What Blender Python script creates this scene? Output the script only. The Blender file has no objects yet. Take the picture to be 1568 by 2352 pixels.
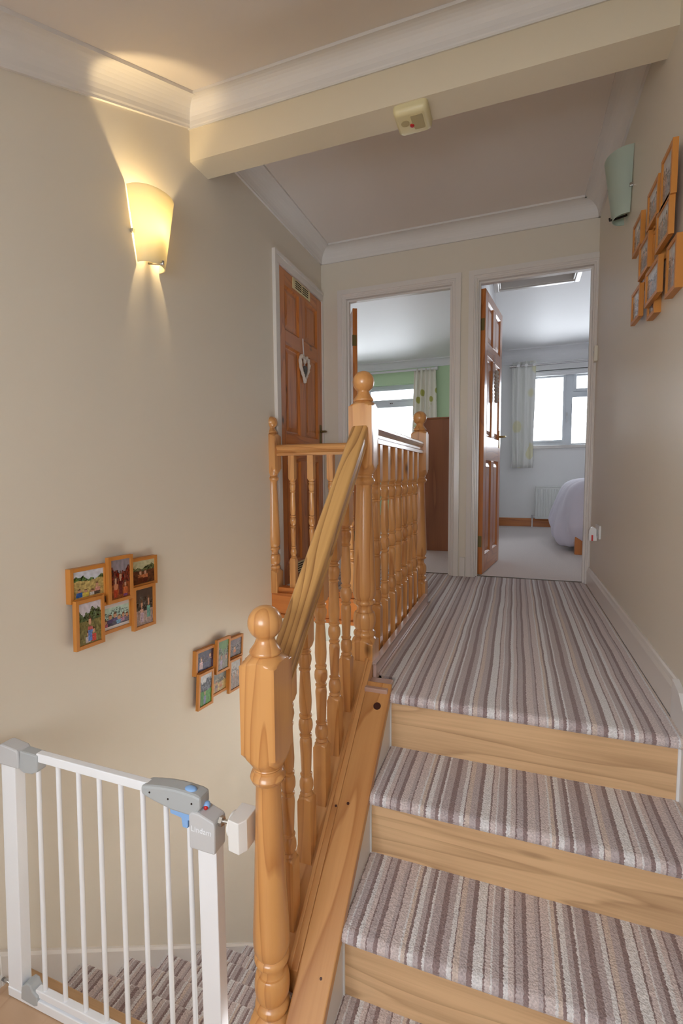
import bpy, bmesh, math, random
from mathutils import Vector, Matrix, Euler

C = bpy.context.scene.collection
sc = bpy.context.scene
PI = math.pi

# ------------------------------------------------------------------ camera
cam_d = bpy.data.cameras.new('camera')
cam = bpy.data.objects.new('camera', cam_d)
C.objects.link(cam)
RR = [(0.93925057, 0.34314397, -0.00778381), (-0.01895855, 0.07450984, 0.99704005), (-0.34270825, 0.93632286, -0.07648892)]
m = Matrix(((RR[0][0], RR[1][0], -RR[2][0], 0), (RR[0][1], RR[1][1], -RR[2][1], 0), (RR[0][2], RR[1][2], -RR[2][2], 0), (0, 0, 0, 1)))
m.translation = (0, 0, .718)
cam.matrix_world = m
cam_d.sensor_fit = 'HORIZONTAL'; cam_d.sensor_width = 36
cam_d.lens = 36 * 1091.0 / 1568
cam_d.clip_start = .02; cam_d.clip_end = 200
sc.camera = cam

# ------------------------------------------------------------------ world, light, exposure
sc.view_settings.view_transform = 'Standard'
sc.view_settings.look = 'None'
sc.view_settings.gamma = 1
sc.view_settings.use_curve_mapping = False
sc.view_settings.exposure = 0.14
sc.cycles.max_bounces = 10
sc.cycles.diffuse_bounces = 6
sc.cycles.glossy_bounces = 4
sc.cycles.transmission_bounces = 6
sc.cycles.sample_clamp_indirect = 6
sc.cycles.caustics_reflective = False
sc.cycles.caustics_refractive = False
w = bpy.data.worlds.new('sky'); sc.world = w; w.use_nodes = True
nt = w.node_tree; nt.nodes.clear()
wo = nt.nodes.new('ShaderNodeOutputWorld'); bg = nt.nodes.new('ShaderNodeBackground')
bg.inputs['Color'].default_value = (.88, .935, 1, 1)      # an overcast white sky
bg.inputs['Strength'].default_value = 11.5
nt.links.new(bg.outputs[0], wo.inputs[0])

def area(name, loc, size, rot, power=0, col=(1, 1, 1), portal=False):
    l = bpy.data.lights.new(name, 'AREA'); l.shape = 'RECTANGLE'; l.size, l.size_y = size
    l.energy = power; l.color = col
    l.cycles.is_portal = portal
    o = bpy.data.objects.new(name, l); o.location = loc; o.rotation_euler = rot; C.objects.link(o)
    return o
area('daylight_back_window', (-.47, -1.40, .84), (1.3, 1.1), (PI / 2, 0, 0), portal=True)
area('daylight_right_bedroom', (.86, 7.3, 1.58), (1.5, 1.1), (-PI / 2, 0, 0), portal=True)
area('daylight_left_bedroom', (-2.12, 7.3, 1.53), (1.6, 1.1), (-PI / 2, 0, 0), portal=True)
area('daylight_hall_below', (1.52, 3.75, -1.1), (.6, .7), (0, PI / 2, 0), portal=True)

# ------------------------------------------------------------------ helpers
def tag(o, label=None, cat=None, group=None, kind=None):
    if label: o['label'] = label
    if cat: o['category'] = cat
    if group: o['group'] = group
    if kind: o['kind'] = kind
    return o

def thing(name, label, cat, loc=(0, 0, 0), rz=0, group=None, rot=None):
    o = bpy.data.objects.new(name, None); C.objects.link(o)
    o.empty_display_size = .1
    o.location = loc; o.rotation_euler = rot or (0, 0, rz)
    return tag(o, label, cat, group)

def wm(o):
    M = Matrix.LocRotScale(o.location, o.rotation_euler, None)
    return wm(o.parent) @ M if o.parent else M

def obj(name, bm, mat, parent=None, local=False, loc=(0, 0, 0), rot=(0, 0, 0), smooth=False, auto=None, bevel=0):
    """link bm as ONE mesh object; world-space meshes are brought into the object's own space"""
    me = bpy.data.meshes.new(name)
    o = bpy.data.objects.new(name, me)
    o.parent = parent; o.location = loc; o.rotation_euler = rot
    if not local: bmesh.ops.transform(bm, matrix=wm(o).inverted(), verts=bm.verts)
    bmesh.ops.recalc_face_normals(bm, faces=bm.faces)
    bm.to_mesh(me); bm.free()
    C.objects.link(o)
    if mat: me.materials.append(mat)
    if smooth:
        me.shade_smooth()
        if auto is not None and hasattr(me, 'set_sharp_from_angle'): me.set_sharp_from_angle(angle=math.radians(auto))
    if bevel:
        b = o.modifiers.new('bevel', 'BEVEL'); b.width = bevel; b.segments = 2; b.limit_method = 'ANGLE'; b.angle_limit = .6
    return o

def struct(name, bm, mat, parent=None, **k):
    o = obj(name, bm, mat, parent, **k)
    if parent is None: o['kind'] = 'structure'
    return o

def B(*boxes):
    bm = bmesh.new()
    for b in boxes: bx(bm, *b)
    return bm

def bx(bm, x0, x1, y0, y1, z0, z1):
    v = [bm.verts.new(p) for p in ((x0, y0, z0), (x1, y0, z0), (x1, y1, z0), (x0, y1, z0), (x0, y0, z1), (x1, y0, z1), (x1, y1, z1), (x0, y1, z1))]
    for f in ((0, 3, 2, 1), (4, 5, 6, 7), (0, 1, 5, 4), (1, 2, 6, 5), (2, 3, 7, 6), (3, 0, 4, 7)):
        bm.faces.new([v[i] for i in f])
    return v

def prism(bm, poly, a, b, axis='x'):
    """poly: list of 2-D points; extruded from a to b along axis. x: (y,z); y: (x,z); z: (x,y)"""
    def P(p, t): return {'x': (t, p[0], p[1]), 'y': (p[0], t, p[1]), 'z': (p[0], p[1], t)}[axis]
    A = [bm.verts.new(P(p, a)) for p in poly]; D = [bm.verts.new(P(p, b)) for p in poly]
    n = len(poly)
    bm.faces.new(A); bm.faces.new(D[::-1])
    for i in range(n): bm.faces.new((A[i], A[(i + 1) % n], D[(i + 1) % n], D[i]))

def sweep(bm, prof, p0, p1, d1, d2):
    """profile points (a,b) placed at p + a*d1 + b*d2, from p0 to p1"""
    p0, p1, d1, d2 = map(Vector, (p0, p1, d1, d2))
    A = [bm.verts.new(p0 + d1 * a + d2 * b) for a, b in prof]; D = [bm.verts.new(p1 + d1 * a + d2 * b) for a, b in prof]
    n = len(prof)
    bm.faces.new(A); bm.faces.new(D[::-1])
    for i in range(n): bm.faces.new((A[i], A[(i + 1) % n], D[(i + 1) % n], D[i]))

def lathe(bm, prof, cx=0, cy=0, seg=24, closed=True):
    rings = []
    for r, z in prof:
        rings.append([bm.verts.new((cx + r * math.cos(2 * PI * i / seg), cy + r * math.sin(2 * PI * i / seg), z)) for i in range(seg)])
    for a, b in zip(rings, rings[1:]):
        for i in range(seg): bm.faces.new((a[i], a[(i + 1) % seg], b[(i + 1) % seg], b[i]))
    if closed: bm.faces.new(rings[0][::-1]); bm.faces.new(rings[-1])

def tube(bm, pts, r, seg=10, cap=True):
    pts = [Vector(p) for p in pts]; rings = []
    rs = r if isinstance(r, (list, tuple)) else [r] * len(pts)
    for i, p in enumerate(pts):
        t = (pts[min(i + 1, len(pts) - 1)] - pts[max(i - 1, 0)]).normalized()
        a = t.orthogonal().normalized() if i == 0 else (a - t * a.dot(t)).normalized()
        b = t.cross(a)
        rings.append([bm.verts.new(p + (a * math.cos(2 * PI * k / seg) + b * math.sin(2 * PI * k / seg)) * rs[i]) for k in range(seg)])
    for A, D in zip(rings, rings[1:]):
        for k in range(seg): bm.faces.new((A[k], A[(k + 1) % seg], D[(k + 1) % seg], D[k]))
    if cap: bm.faces.new(rings[0][::-1]); bm.faces.new(rings[-1])

def ball(bm, c, r, seg=20, sc3=(1, 1, 1)):
    M = Matrix.Translation(c) @ Matrix.Diagonal((r * sc3[0], r * sc3[1], r * sc3[2], 1))
    bmesh.ops.create_uvsphere(bm, u_segments=seg, v_segments=max(6, seg // 2), radius=1, matrix=M)

def dup(o, parent=None, loc=None):
    c = o.copy(); C.objects.link(c)
    if parent: c.parent = parent
    if loc is not None: c.location = loc
    return c

def dup_tree(o, loc, label=None):
    r = dup(o, None, loc)
    if label: r['label'] = label
    for ch in list(o.children):
        c = dup(ch, r)
        for g in list(ch.children): dup(g, c)
    return r

# ------------------------------------------------------------------ materials
def mat(name, col, rough=.5, spec=.5, metal=0, bump=0, bscale=60, coat=0, noise=0, nscale=3, trans=0, sheen=0):
    M = bpy.data.materials.new(name); M.use_nodes = True
    t = M.node_tree; p = t.nodes['Principled BSDF']
    p.inputs['Base Color'].default_value = (*col, 1); p.inputs['Roughness'].default_value = rough
    p.inputs['Specular IOR Level'].default_value = spec; p.inputs['Metallic'].default_value = metal
    p.inputs['Coat Weight'].default_value = coat; p.inputs['Coat Roughness'].default_value = .12
    p.inputs['Transmission Weight'].default_value = trans
    p.inputs['Sheen Weight'].default_value = sheen
    if bump or noise:
        tc = t.nodes.new('ShaderNodeTexCoord')
    if noise:
        n = t.nodes.new('ShaderNodeTexNoise'); n.inputs['Scale'].default_value = nscale; n.inputs['Detail'].default_value = 4
        t.links.new(tc.outputs['Object'], n.inputs['Vector'])
        mx = t.nodes.new('ShaderNodeMix'); mx.data_type = 'RGBA'
        mx.inputs[6].default_value = (*[c * (1 - noise) for c in col], 1); mx.inputs[7].default_value = (*[min(1, c * (1 + noise)) for c in col], 1)
        t.links.new(n.outputs['Fac'], mx.inputs[0]); t.links.new(mx.outputs[2], p.inputs['Base Color'])
    if bump:
        n = t.nodes.new('ShaderNodeTexNoise'); n.inputs['Scale'].default_value = bscale; n.inputs['Detail'].default_value = 3
        t.links.new(tc.outputs['Object'], n.inputs['Vector'])
        b = t.nodes.new('ShaderNodeBump'); b.inputs['Strength'].default_value = bump; b.inputs['Distance'].default_value = .003
        t.links.new(n.outputs['Fac'], b.inputs['Height']); t.links.new(b.outputs[0], p.inputs['Normal'])
    return M

def wood(name, light, dark, axis='z', rings=9, rough=.35, coat=.3, knots=True, size=1.0, fine=.25, knotcol=(.06, .022, .008), soft=False, kn=(9, 4.5), kr=.16):
    """varnished timber: contour lines of a noise stretched along the grain, fine streaks and a few knots"""
    M = bpy.data.materials.new(name); M.use_nodes = True
    t = M.node_tree; N = t.nodes; L = t.links; p = N['Principled BSDF']
    p.inputs['Roughness'].default_value = rough; p.inputs['Coat Weight'].default_value = coat; p.inputs['Coat Roughness'].default_value = .15
    tc = N.new('ShaderNodeTexCoord'); oi = N.new('ShaderNodeObjectInfo')
    add = N.new('ShaderNodeVectorMath'); add.operation = 'ADD'
    mul = N.new('ShaderNodeVectorMath'); mul.operation = 'SCALE'; mul.inputs[0].default_value = (7.3, 5.1, 9.7)
    L.new(oi.outputs['Random'], mul.inputs['Scale']); L.new(tc.outputs['Object'], add.inputs[0]); L.new(mul.outputs[0], add.inputs[1])
    def mapped(across, along):
        mp = N.new('ShaderNodeMapping'); s = [across * size] * 3; s['xyz'.index(axis)] = along * size
        mp.inputs['Scale'].default_value = s; L.new(add.outputs[0], mp.inputs['Vector']); return mp
    def mth(op, a, b=None, c=None):
        n = N.new('ShaderNodeMath'); n.operation = op
        for i, v in enumerate((a, b, c)):
            if v is None: continue
            if isinstance(v, (int, float)): n.inputs[i].default_value = v
            else: L.new(v, n.inputs[i])
        return n.outputs[0]
    n1 = N.new('ShaderNodeTexNoise'); n1.inputs['Scale'].default_value = 1; n1.inputs['Detail'].default_value = 1.5; n1.inputs['Roughness'].default_value = .4
    L.new(mapped(9, .9).outputs[0], n1.inputs['Vector'])
    r = mth('FRACT', mth('MULTIPLY', n1.outputs['Fac'], rings))
    ramp = N.new('ShaderNodeValToRGB'); e = ramp.color_ramp.elements
    e[0].position = 0; e[0].color = (0, 0, 0, 1); e[1].position = 1; e[1].color = (0, 0, 0, 1)
    for pos, v in ((.45, .12), (.8, .55), (.93, 1.0)):
        x = e.new(pos); x.color = (v, v, v, 1)
    L.new(r, ramp.inputs[0])
    n2 = N.new('ShaderNodeTexNoise'); n2.inputs['Scale'].default_value = 1; n2.inputs['Detail'].default_value = 3
    L.new(mapped(110, 3).outputs[0], n2.inputs['Vector'])
    n3 = N.new('ShaderNodeTexNoise'); n3.inputs['Scale'].default_value = 1; n3.inputs['Detail'].default_value = 2
    L.new(mapped(4, 1.4).outputs[0], n3.inputs['Vector'])
    k = mth('MULTIPLY', ramp.outputs[0], .45 if soft else .75)
    k = mth('ADD', k, mth('MULTIPLY', mth('SUBTRACT', n2.outputs['Fac'], .5), fine * 2))
    k = mth('ADD', k, mth('MULTIPLY', mth('SUBTRACT', n3.outputs['Fac'], .5), .9))
    mx = N.new('ShaderNodeMix'); mx.data_type = 'RGBA'; mx.clamp_factor = True
    mx.inputs[6].default_value = (*light, 1); mx.inputs[7].default_value = (*dark, 1)
    L.new(k, mx.inputs[0]); out = mx.outputs[2]
    if knots:
        v = N.new('ShaderNodeTexVoronoi'); v.inputs['Scale'].default_value = 1
        L.new(mapped(*kn).outputs[0], v.inputs['Vector'])
        sx = N.new('ShaderNodeSeparateColor'); L.new(v.outputs['Color'], sx.inputs[0])
        on = mth('GREATER_THAN', sx.outputs[0], .74)
        mr = N.new('ShaderNodeMapRange'); mr.inputs['From Min'].default_value = kr; mr.inputs['From Max'].default_value = kr * .3
        L.new(v.outputs['Distance'], mr.inputs['Value'])
        f = mth('MULTIPLY', on, mth('MULTIPLY', mr.outputs[0], .9))
        m2 = N.new('ShaderNodeMix'); m2.data_type = 'RGBA'; m2.inputs[7].default_value = (*knotcol, 1)
        L.new(f, m2.inputs[0]); L.new(out, m2.inputs[6]); out = m2.outputs[2]
    L.new(out, p.inputs['Base Color'])
    b = N.new('ShaderNodeBump'); b.inputs['Strength'].default_value = .08; b.inputs['Distance'].default_value = .002
    L.new(n2.outputs['Fac'], b.inputs['Height']); L.new(b.outputs[0], p.inputs['Normal'])
    return M

PL, PD = (.62, .31, .105), (.38, .14, .034)
M_pine = {a: wood('pine_' + a, PL, PD, a, rings=9, rough=.30, coat=.45) for a in 'xyz'}
M_string = wood('pine_string', (.60, .31, .115), (.38, .15, .04), 'y', rings=6, rough=.4, knots=False)
M_rail = wood('pine_rail', (.58, .33, .115), (.20, .075, .018), 'y', rings=13, rough=.35, knots=False)
M_rail2 = wood('pine_rail_landing', (.52, .28, .11), (.34, .14, .045), 'y', rings=8, rough=.28, coat=.9)
M_dark = {a: wood('stained_pine_' + a, (.56, .19, .04), (.33, .085, .014), a, rings=7, rough=.3, coat=.4) for a in 'xyz'}
M_lam = wood('oak_laminate_x', (.68, .45, .25), (.29, .155, .07), 'x', rings=8, rough=.42, coat=0, fine=.38, soft=True, knotcol=(.20, .11, .055), kn=(22, 4.5), kr=.30)
M_lamy = wood('oak_laminate_y', (.54, .36, .23), (.36, .22, .13), 'y', rings=5, rough=.38, coat=.1, knots=False, fine=.3, soft=True)
M_chest = wood('chest_veneer', (.33, .12, .04), (.20, .065, .02), 'z', rings=3, rough=.5, coat=0, knots=False)
M_frame = wood('frame_beech', (.52, .21, .04), (.42, .15, .024), 'z', rings=2, rough=.4, coat=.1, knots=False, fine=.08, soft=True)
M_wall = mat('magnolia_wall', (.69, .635, .54), .38, .45, bump=.05, bscale=90)
M_ceil = mat('ceiling_white', (.77, .715, .67), .7, .2, bump=.08, bscale=50)
M_cove = mat('cornice_white', (.72, .695, .67), .6, .25)
M_gloss = mat('white_gloss_paint', (.72, .685, .65), .25, .5)
M_gloss2 = mat('white_string_paint', (.70, .69, .69), .3, .5)
M_bedwall = mat('bedroom_wall_white', (.86, .86, .85), .55, .3)
M_bedceil = mat('bedroom_ceiling', (.86, .86, .86), .55, .3)
M_green = mat('bedroom_wall_green', (.56, .74, .48), .6, .3)
M_upvc = mat('window_white', (.72, .76, .80), .3, .5)
M_steel = mat('steel', (.62, .62, .62), .25, .5, 1)
M_brass = mat('brass', (.55, .42, .18), .35, .5, 1)
M_dbrass = mat('aged_brass', (.20, .15, .06), .5, .5, 1)
M_gate = mat('gate_white', (.84, .87, .92), .25, .5)
M_grey = mat('gate_grey_plastic', (.42, .45, .47), .35, .5)
M_grey2 = mat('gate_light_grey_plastic', (.55, .56, .58), .35, .5)
M_blue = mat('gate_blue_plastic', (.25, .45, .80), .3, .5)
M_red = mat('red_plastic', (.55, .02, .02), .4, .5)
M_white = mat('white_plastic', (.78, .78, .78), .4, .5)
M_cream = mat('cream_plastic', (.70, .62, .36), .4, .5)
M_creamd = mat('cream_plastic_dark', (.46, .38, .20), .6, .3)  # darker cream for the smoke alarm's grille panel and sounder
M_dark_slot = mat('dark_slot', (.03, .02, .015), .8, .2)
M_radi = mat('radiator_enamel', (.74, .76, .73), .35, .5)
M_rope = mat('white_wicker', (.70, .64, .58), .8, .2, bump=.6, bscale=120)
M_slate = mat('slate_grey', (.12, .12, .12), .6, .3, noise=.3, nscale=40)
M_ribbon = mat('ribbon_white', (.70, .66, .66), .6, .3)
M_duvet = mat('duvet_cotton', (.66, .63, .72), .8, .2, bump=.15, bscale=20, sheen=.2)
M_mattress = mat('mattress_cloth', (.7, .68, .66), .8, .2)
M_drift = mat('driftwood_grey', (.50, .43, .37), .8, .2, bump=.6, bscale=60, noise=.4, nscale=30)
M_glass = bpy.data.materials.new('window_glass'); M_glass.use_nodes = True
_t = M_glass.node_tree; _t.nodes.clear()
_o, _tr, _gl, _mx, _fr = [_t.nodes.new('ShaderNode' + k) for k in ('OutputMaterial', 'BsdfTransparent', 'BsdfGlossy', 'MixShader', 'Fresnel')]
_gl.inputs['Roughness'].default_value = .02; _fr.inputs[0].default_value = 1.3
_t.links.new(_fr.outputs[0], _mx.inputs[0]); _t.links.new(_tr.outputs[0], _mx.inputs[1]); _t.links.new(_gl.outputs[0], _mx.inputs[2]); _t.links.new(_mx.outputs[0], _o.inputs[0])

def carpet(name, cols, stripes=True, bump=.9):
    M = bpy.data.materials.new(name); M.use_nodes = True
    t = M.node_tree; N = t.nodes; L = t.links; p = N['Principled BSDF']
    p.inputs['Roughness'].default_value = .95; p.inputs['Specular IOR Level'].default_value = .1; p.inputs['Sheen Weight'].default_value = .25
    g = N.new('ShaderNodeNewGeometry')
    nz = N.new('ShaderNodeTexNoise'); nz.inputs['Scale'].default_value = 230; nz.inputs['Detail'].default_value = 2
    L.new(g.outputs['Position'], nz.inputs['Vector'])
    nb = N.new('ShaderNodeTexNoise'); nb.inputs['Scale'].default_value = 3.0; nb.inputs['Detail'].default_value = 2
    L.new(g.outputs['Position'], nb.inputs['Vector'])
    def mth(op, a, b):
        n = N.new('ShaderNodeMath'); n.operation = op
        for i, v in enumerate((a, b)):
            if isinstance(v, (int, float)): n.inputs[i].default_value = v
            else: L.new(v, n.inputs[i])
        return n.outputs[0]
    if stripes:
        sx = N.new('ShaderNodeSeparateXYZ'); L.new(g.outputs['Position'], sx.inputs[0])
        x = mth('ADD', sx.outputs[0], mth('MULTIPLY', mth('SUBTRACT', nz.outputs['Fac'], .5), .008))
        x = mth('ADD', x, mth('MULTIPLY', mth('SUBTRACT', nb.outputs['Fac'], .5), .012))
        tot = sum(c[0] for c in cols) / 1000
        fr = mth('FRACT', mth('DIVIDE', mth('ADD', x, tot * 5 + .385), tot), 0)
        r = N.new('ShaderNodeValToRGB'); r.color_ramp.interpolation = 'CONSTANT'; e = r.color_ramp.elements
        pos = 0
        for i, (wd, c) in enumerate(cols):
            if i == 0: e[0].position = 0; e[0].color = (*c, 1); e.remove(e[1])
            else: k = e.new(pos); k.color = (*c, 1)
            pos += wd / 1000 / tot
        L.new(fr, r.inputs[0]); out = r.outputs[0]
    else:
        r = N.new('ShaderNodeRGB'); r.outputs[0].default_value = (*cols, 1); out = r.outputs[0]
    mx = N.new('ShaderNodeMix'); mx.data_type = 'RGBA'; mx.blend_type = 'MULTIPLY'; mx.inputs[0].default_value = 1
    rr = N.new('ShaderNodeMapRange'); rr.inputs['From Min'].default_value = .3; rr.inputs['From Max'].default_value = .7
    rr.inputs['To Min'].default_value = .78; rr.inputs['To Max'].default_value = 1.15
    L.new(nz.outputs['Fac'], rr.inputs['Value'])
    L.new(out, mx.inputs[6]); L.new(rr.outputs[0], mx.inputs[7]); L.new(mx.outputs[2], p.inputs['Base Color'])
    b = N.new('ShaderNodeBump'); b.inputs['Strength'].default_value = bump; b.inputs['Distance'].default_value = .004
    L.new(nz.outputs['Fac'], b.inputs['Height']); L.new(b.outputs[0], p.inputs['Normal'])
    return M
cW, cB, cT, cD, cN = (.74, .73, .75), (.64, .56, .56), (.50, .435, .45), (.29, .215, .215), (.64, .54, .49)
STR = [(6, cW), (4, cD), (11, cB), (4, cW), (14, cT), (9, cD), (11, cW), (11, cB), (4, cD), (16, cT), (10, cD), (20, cB), (9, cT), (3, cD), (20, cB), (5, cW), (9, cN), (6, cD),
       (13, cW), (12, cT), (9, cD), (5, cW), (20, cT), (14, cD), (15, cT), (11, cW), (3, cD), (12, cN), (17, cT), (12, cD), (16, cW)]
M_stripe = carpet('striped_carpet', STR)
M_bedcarpet = carpet('bedroom_carpet', (.70, .63, .60), False, bump=.5)

# ------------------------------------------------------------------ dimensions
XL, XR = -1.401, .46
YF, YF2 = 3.42, 3.52
YB = 7.0
LOW = -.768            # half-landing floor
GND = -2.55
RISE, GO = .192, .2365
YR = [1.500, 1.2635, 1.027, .7905]           # riser planes of the upper flight
def ynose(Y): return .812 * (Y - 1.472)

# ------------------------------------------------------------------ setting: walls, floors, ceilings
# left wall: one long wall with the cupboard doorway
bm = B((XL - .1, XL, -1.3, 2.68, GND - .1, 2.5), (XL - .1, XL, 2.68, 3.405, GND - .1, 0), (XL - .1, XL, 2.68, 3.405, 2.03, 2.5), (XL - .1, XL, 3.405, YF, GND - .1, 2.5),
       (XL - .1, XL, YF, 4.3, GND - .1, -.27), (XL - .75, XL - .1, 2.6, 2.65, 0, 2.1), (XL - .75, XL - .7, 2.65, 3.45, 0, 2.1), (XL - .75, XL - .1, 3.45, 3.5, 0, 2.1))
struct('wall_left', bm, M_wall)
struct('wall_right', B((XR, XR + .1, -1.3, YF, GND - .1, 2.5)), M_wall)
# far wall with the two bedroom doorways
DA = (-1.203, -.436, 2.018); DB = (-.256, .436, 2.018)
bm = B((XL, DA[0] - .018, YF, YF2, -.27, 2.5), (DA[0] - .018, DA[1] + .018, YF, YF2, 2.036, 2.5), (DA[1] + .018, DB[0] - .018, YF, YF2, -.27, 2.5), (DB[0] - .018, DB[1] + .018, YF, YF2, 2.036, 2.5), (DB[1] + .018, XR + .1, YF, YF2, -.27, 2.5))
struct('wall_far', bm, M_wall)
struct('wall_back', B((XL, -1.08, -1.4, -1.3, LOW, 1.75), (.14, XR, -1.4, -1.3, LOW, 1.75), (-1.08, .14, -1.4, -1.3, LOW, .34), (-1.08, .14, -1.4, -1.3, 1.36, 1.75)), M_wall)
# walls round the lower hall, seen between the balusters
struct('wall_lower_hall', B((XL - .1, 1.5, 4.2, 4.3, GND, -.27), (1.42, 1.5, 4.05, 4.2, GND, -.27), (1.42, 1.5, 2.6, 3.45, GND, -.27), (1.42, 1.5, 3.45, 4.05, GND, -1.4), (1.42, 1.5, 3.45, 4.05, -.8, -.27),
       (XR + .1, 1.5, 2.5, 2.6, GND, -.27)), mat('lower_wall', (.72, .72, .70), .6, .3))
struct('wall_spandrel', B((-.54, -.50, .95, 2.57, GND, -1.15)), M_gloss2)

# floors
bm = B((-.455, XR, 1.52, YF, -.27, -.02), (XL, -.455, 2.585, YF, -.27, -.02), (-1.203, -.436, YF, YF2 - .07, -.27, -.02), (-.256, .436, YF, YF2 - .07, -.27, -.02))
struct('floor', bm, M_bedwall)
struct('floor_lower', B((XL, XR, -1.3, .90, LOW - .2, LOW)), M_lamy)
struct('floor_hall', B((XL, 1.42, 2.3, 4.2, GND - .1, GND)), M_lamy)
struct('floor_bedroom', B((-3.1, 2.3, YF2 - .07, YB, -.25, 0)), M_bedcarpet)
struct('ceiling', B((XL, XR, 1.95, YF, 2.39, 2.5)), M_ceil)
bm = bmesh.new(); prism(bm, [(1.90, 2.385), (.25, 1.6425), (-1.3, 1.6425), (-1.3, 1.75), (.25, 1.75), (1.90, 2.5)], XL, XR)
struct('ceiling_sloping', bm, M_ceil)
struct('ceiling_beam', B((XL, XR, 1.885, 2.017, 2.129, 2.5)), mat('beam_paint', (.72, .64, .49), .5, .3))
# laminate nosing along the top of the downward flight
struct('trim_floor_nosing', B((XL, -.545, .90, .925, LOW - .022, LOW + .004)), M_lam, bevel=.004)

# bedrooms
XP0, XP1 = -.385, -.305
struct('wall_bedroom_partition', B((XP0, XP1, YF2, YB, 0, 2.37)), M_bedwall)
WR = (.165, 1.55, 1.075, 2.10)
WLf = (-2.92, -1.375, 1.075, 2.06)
def window_wall(name, x0, x1, W, m):
    struct(name, B((x0, W[0], YB, YB + .25, -.1, 2.5), (W[1], x1, YB, YB + .25, -.1, 2.5), (W[0], W[1], YB, YB + .25, -.1, W[2]), (W[0], W[1], YB, YB + .25, W[3], 2.5)), m)
window_wall('wall_bedroom_window', XP0 + .04, 2.3, WR, M_bedwall)
window_wall('wall_bedroom_green', -3.1, XP0 + .04, WLf, M_green)
struct('wall_bedroom_right', B((2.3, 2.4, YF2, YB + .25, -.1, 2.5)), M_bedwall)
struct('wall_bedroom_left', B((-3.2, -3.1, YF2, YB + .25, -.1, 2.5)), M_bedwall)
struct('wall_bedroom_front', B((XR + .1, 2.3, YF, YF2, -.1, 2.5)), M_bedwall)
struct('wall_bedroom_green_front', B((-3.1, XL - .1, YF, YF2, -.1, 2.5)), M_bedwall)
struct('ceiling_bedroom', B((-3.1, 2.3, YF2, 3.95, 2.37, 2.5), (-3.1, -.17, 3.95, 4.60, 2.37, 2.5), (.44, 2.3, 3.95, 4.60, 2.37, 2.5), (-3.1, 2.3, 4.60, YB, 2.37, 2.5)), M_bedceil)

# coving
def cprof(s=.10):
    pts = [(0, 0), (0, s), (.012, s), (.012, s - .008)]
    R = s - .026
    for i in range(9):
        a = i / 8 * PI / 2
        pts.append((.014 + R * (1 - math.cos(a)), s - .014 - R * math.sin(a)))
    pts += [(s - .008, .012), (s, .012), (s, 0)]
    return pts
def cove(name, p0, p1, inward, down=(0, 0, -1), s=.10, m=None):
    bm = bmesh.new(); sweep(bm, cprof(s), p0, p1, inward, down)
    return struct(name, bm, m or M_cove)
cove('trim_1', (XL, 2.0, 2.39), (XL, YF, 2.39), (1, 0, 0))
cove('trim_2', (XL, YF, 2.39), (XR, YF, 2.39), (0, -1, 0))
cove('trim_3', (XR, 2.0, 2.39), (XR, YF, 2.39), (-1, 0, 0))
sl = Vector((0, -1, -.45)).normalized(); slp = Vector((0, .45, -1)).normalized()
cove('trim_4', (XL, 1.885, 2.378), Vector((XL, 1.885, 2.378)) + sl * 1.79, (1, 0, 0), slp)
cove('trim_5', (XR, 1.885, 2.378), Vector((XR, 1.885, 2.378)) + sl * 1.79, (-1, 0, 0), slp)
cove('trim_6', (XL, 1.885, 2.378), (XR, 1.885, 2.378), sl, (0, 0, -1), s=.114)
M_bcove = mat('bedroom_coving', (.82, .82, .83), .5, .3)
cove('trim_7', (XP1, YB, 2.37), (2.3, YB, 2.37), (0, -1, 0), s=.165, m=M_bcove)
cove('trim_8', (-3.1, YB, 2.37), (XP0, YB, 2.37), (0, -1, 0), m=M_bcove)
cove('trim_9', (XP1, YF2, 2.37), (XP1, YB, 2.37), (1, 0, 0), m=M_bcove)
cove('trim_10', (XP0, YF2, 2.37), (XP0, YB, 2.37), (-1, 0, 0), m=M_bcove)

# loft hatch in the right bedroom ceiling
h = thing('loft_hatch', 'white framed loft hatch in the bedroom ceiling seen through the right doorway', 'hatch', (.135, 4.22, 2.37))
obj('panel', B((-.155, .425, 3.965, 4.585, 2.47, 2.49)), M_bcove, h)
bm = B((-.21, -.17, 3.91, 4.64, 2.352, 2.37), (.44, .48, 3.91, 4.64, 2.352, 2.37), (-.17, .44, 4.60, 4.64, 2.352, 2.37), (-.17, .44, 3.91, 3.95, 2.352, 2.37),
       (-.17, -.155, 3.95, 4.60, 2.36, 2.48), (.425, .44, 3.95, 4.60, 2.36, 2.48), (-.155, .425, 4.585, 4.60, 2.36, 2.48), (-.155, .425, 3.95, 3.965, 2.36, 2.48))
obj('frame', bm, M_gloss, h, bevel=.004)

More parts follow.
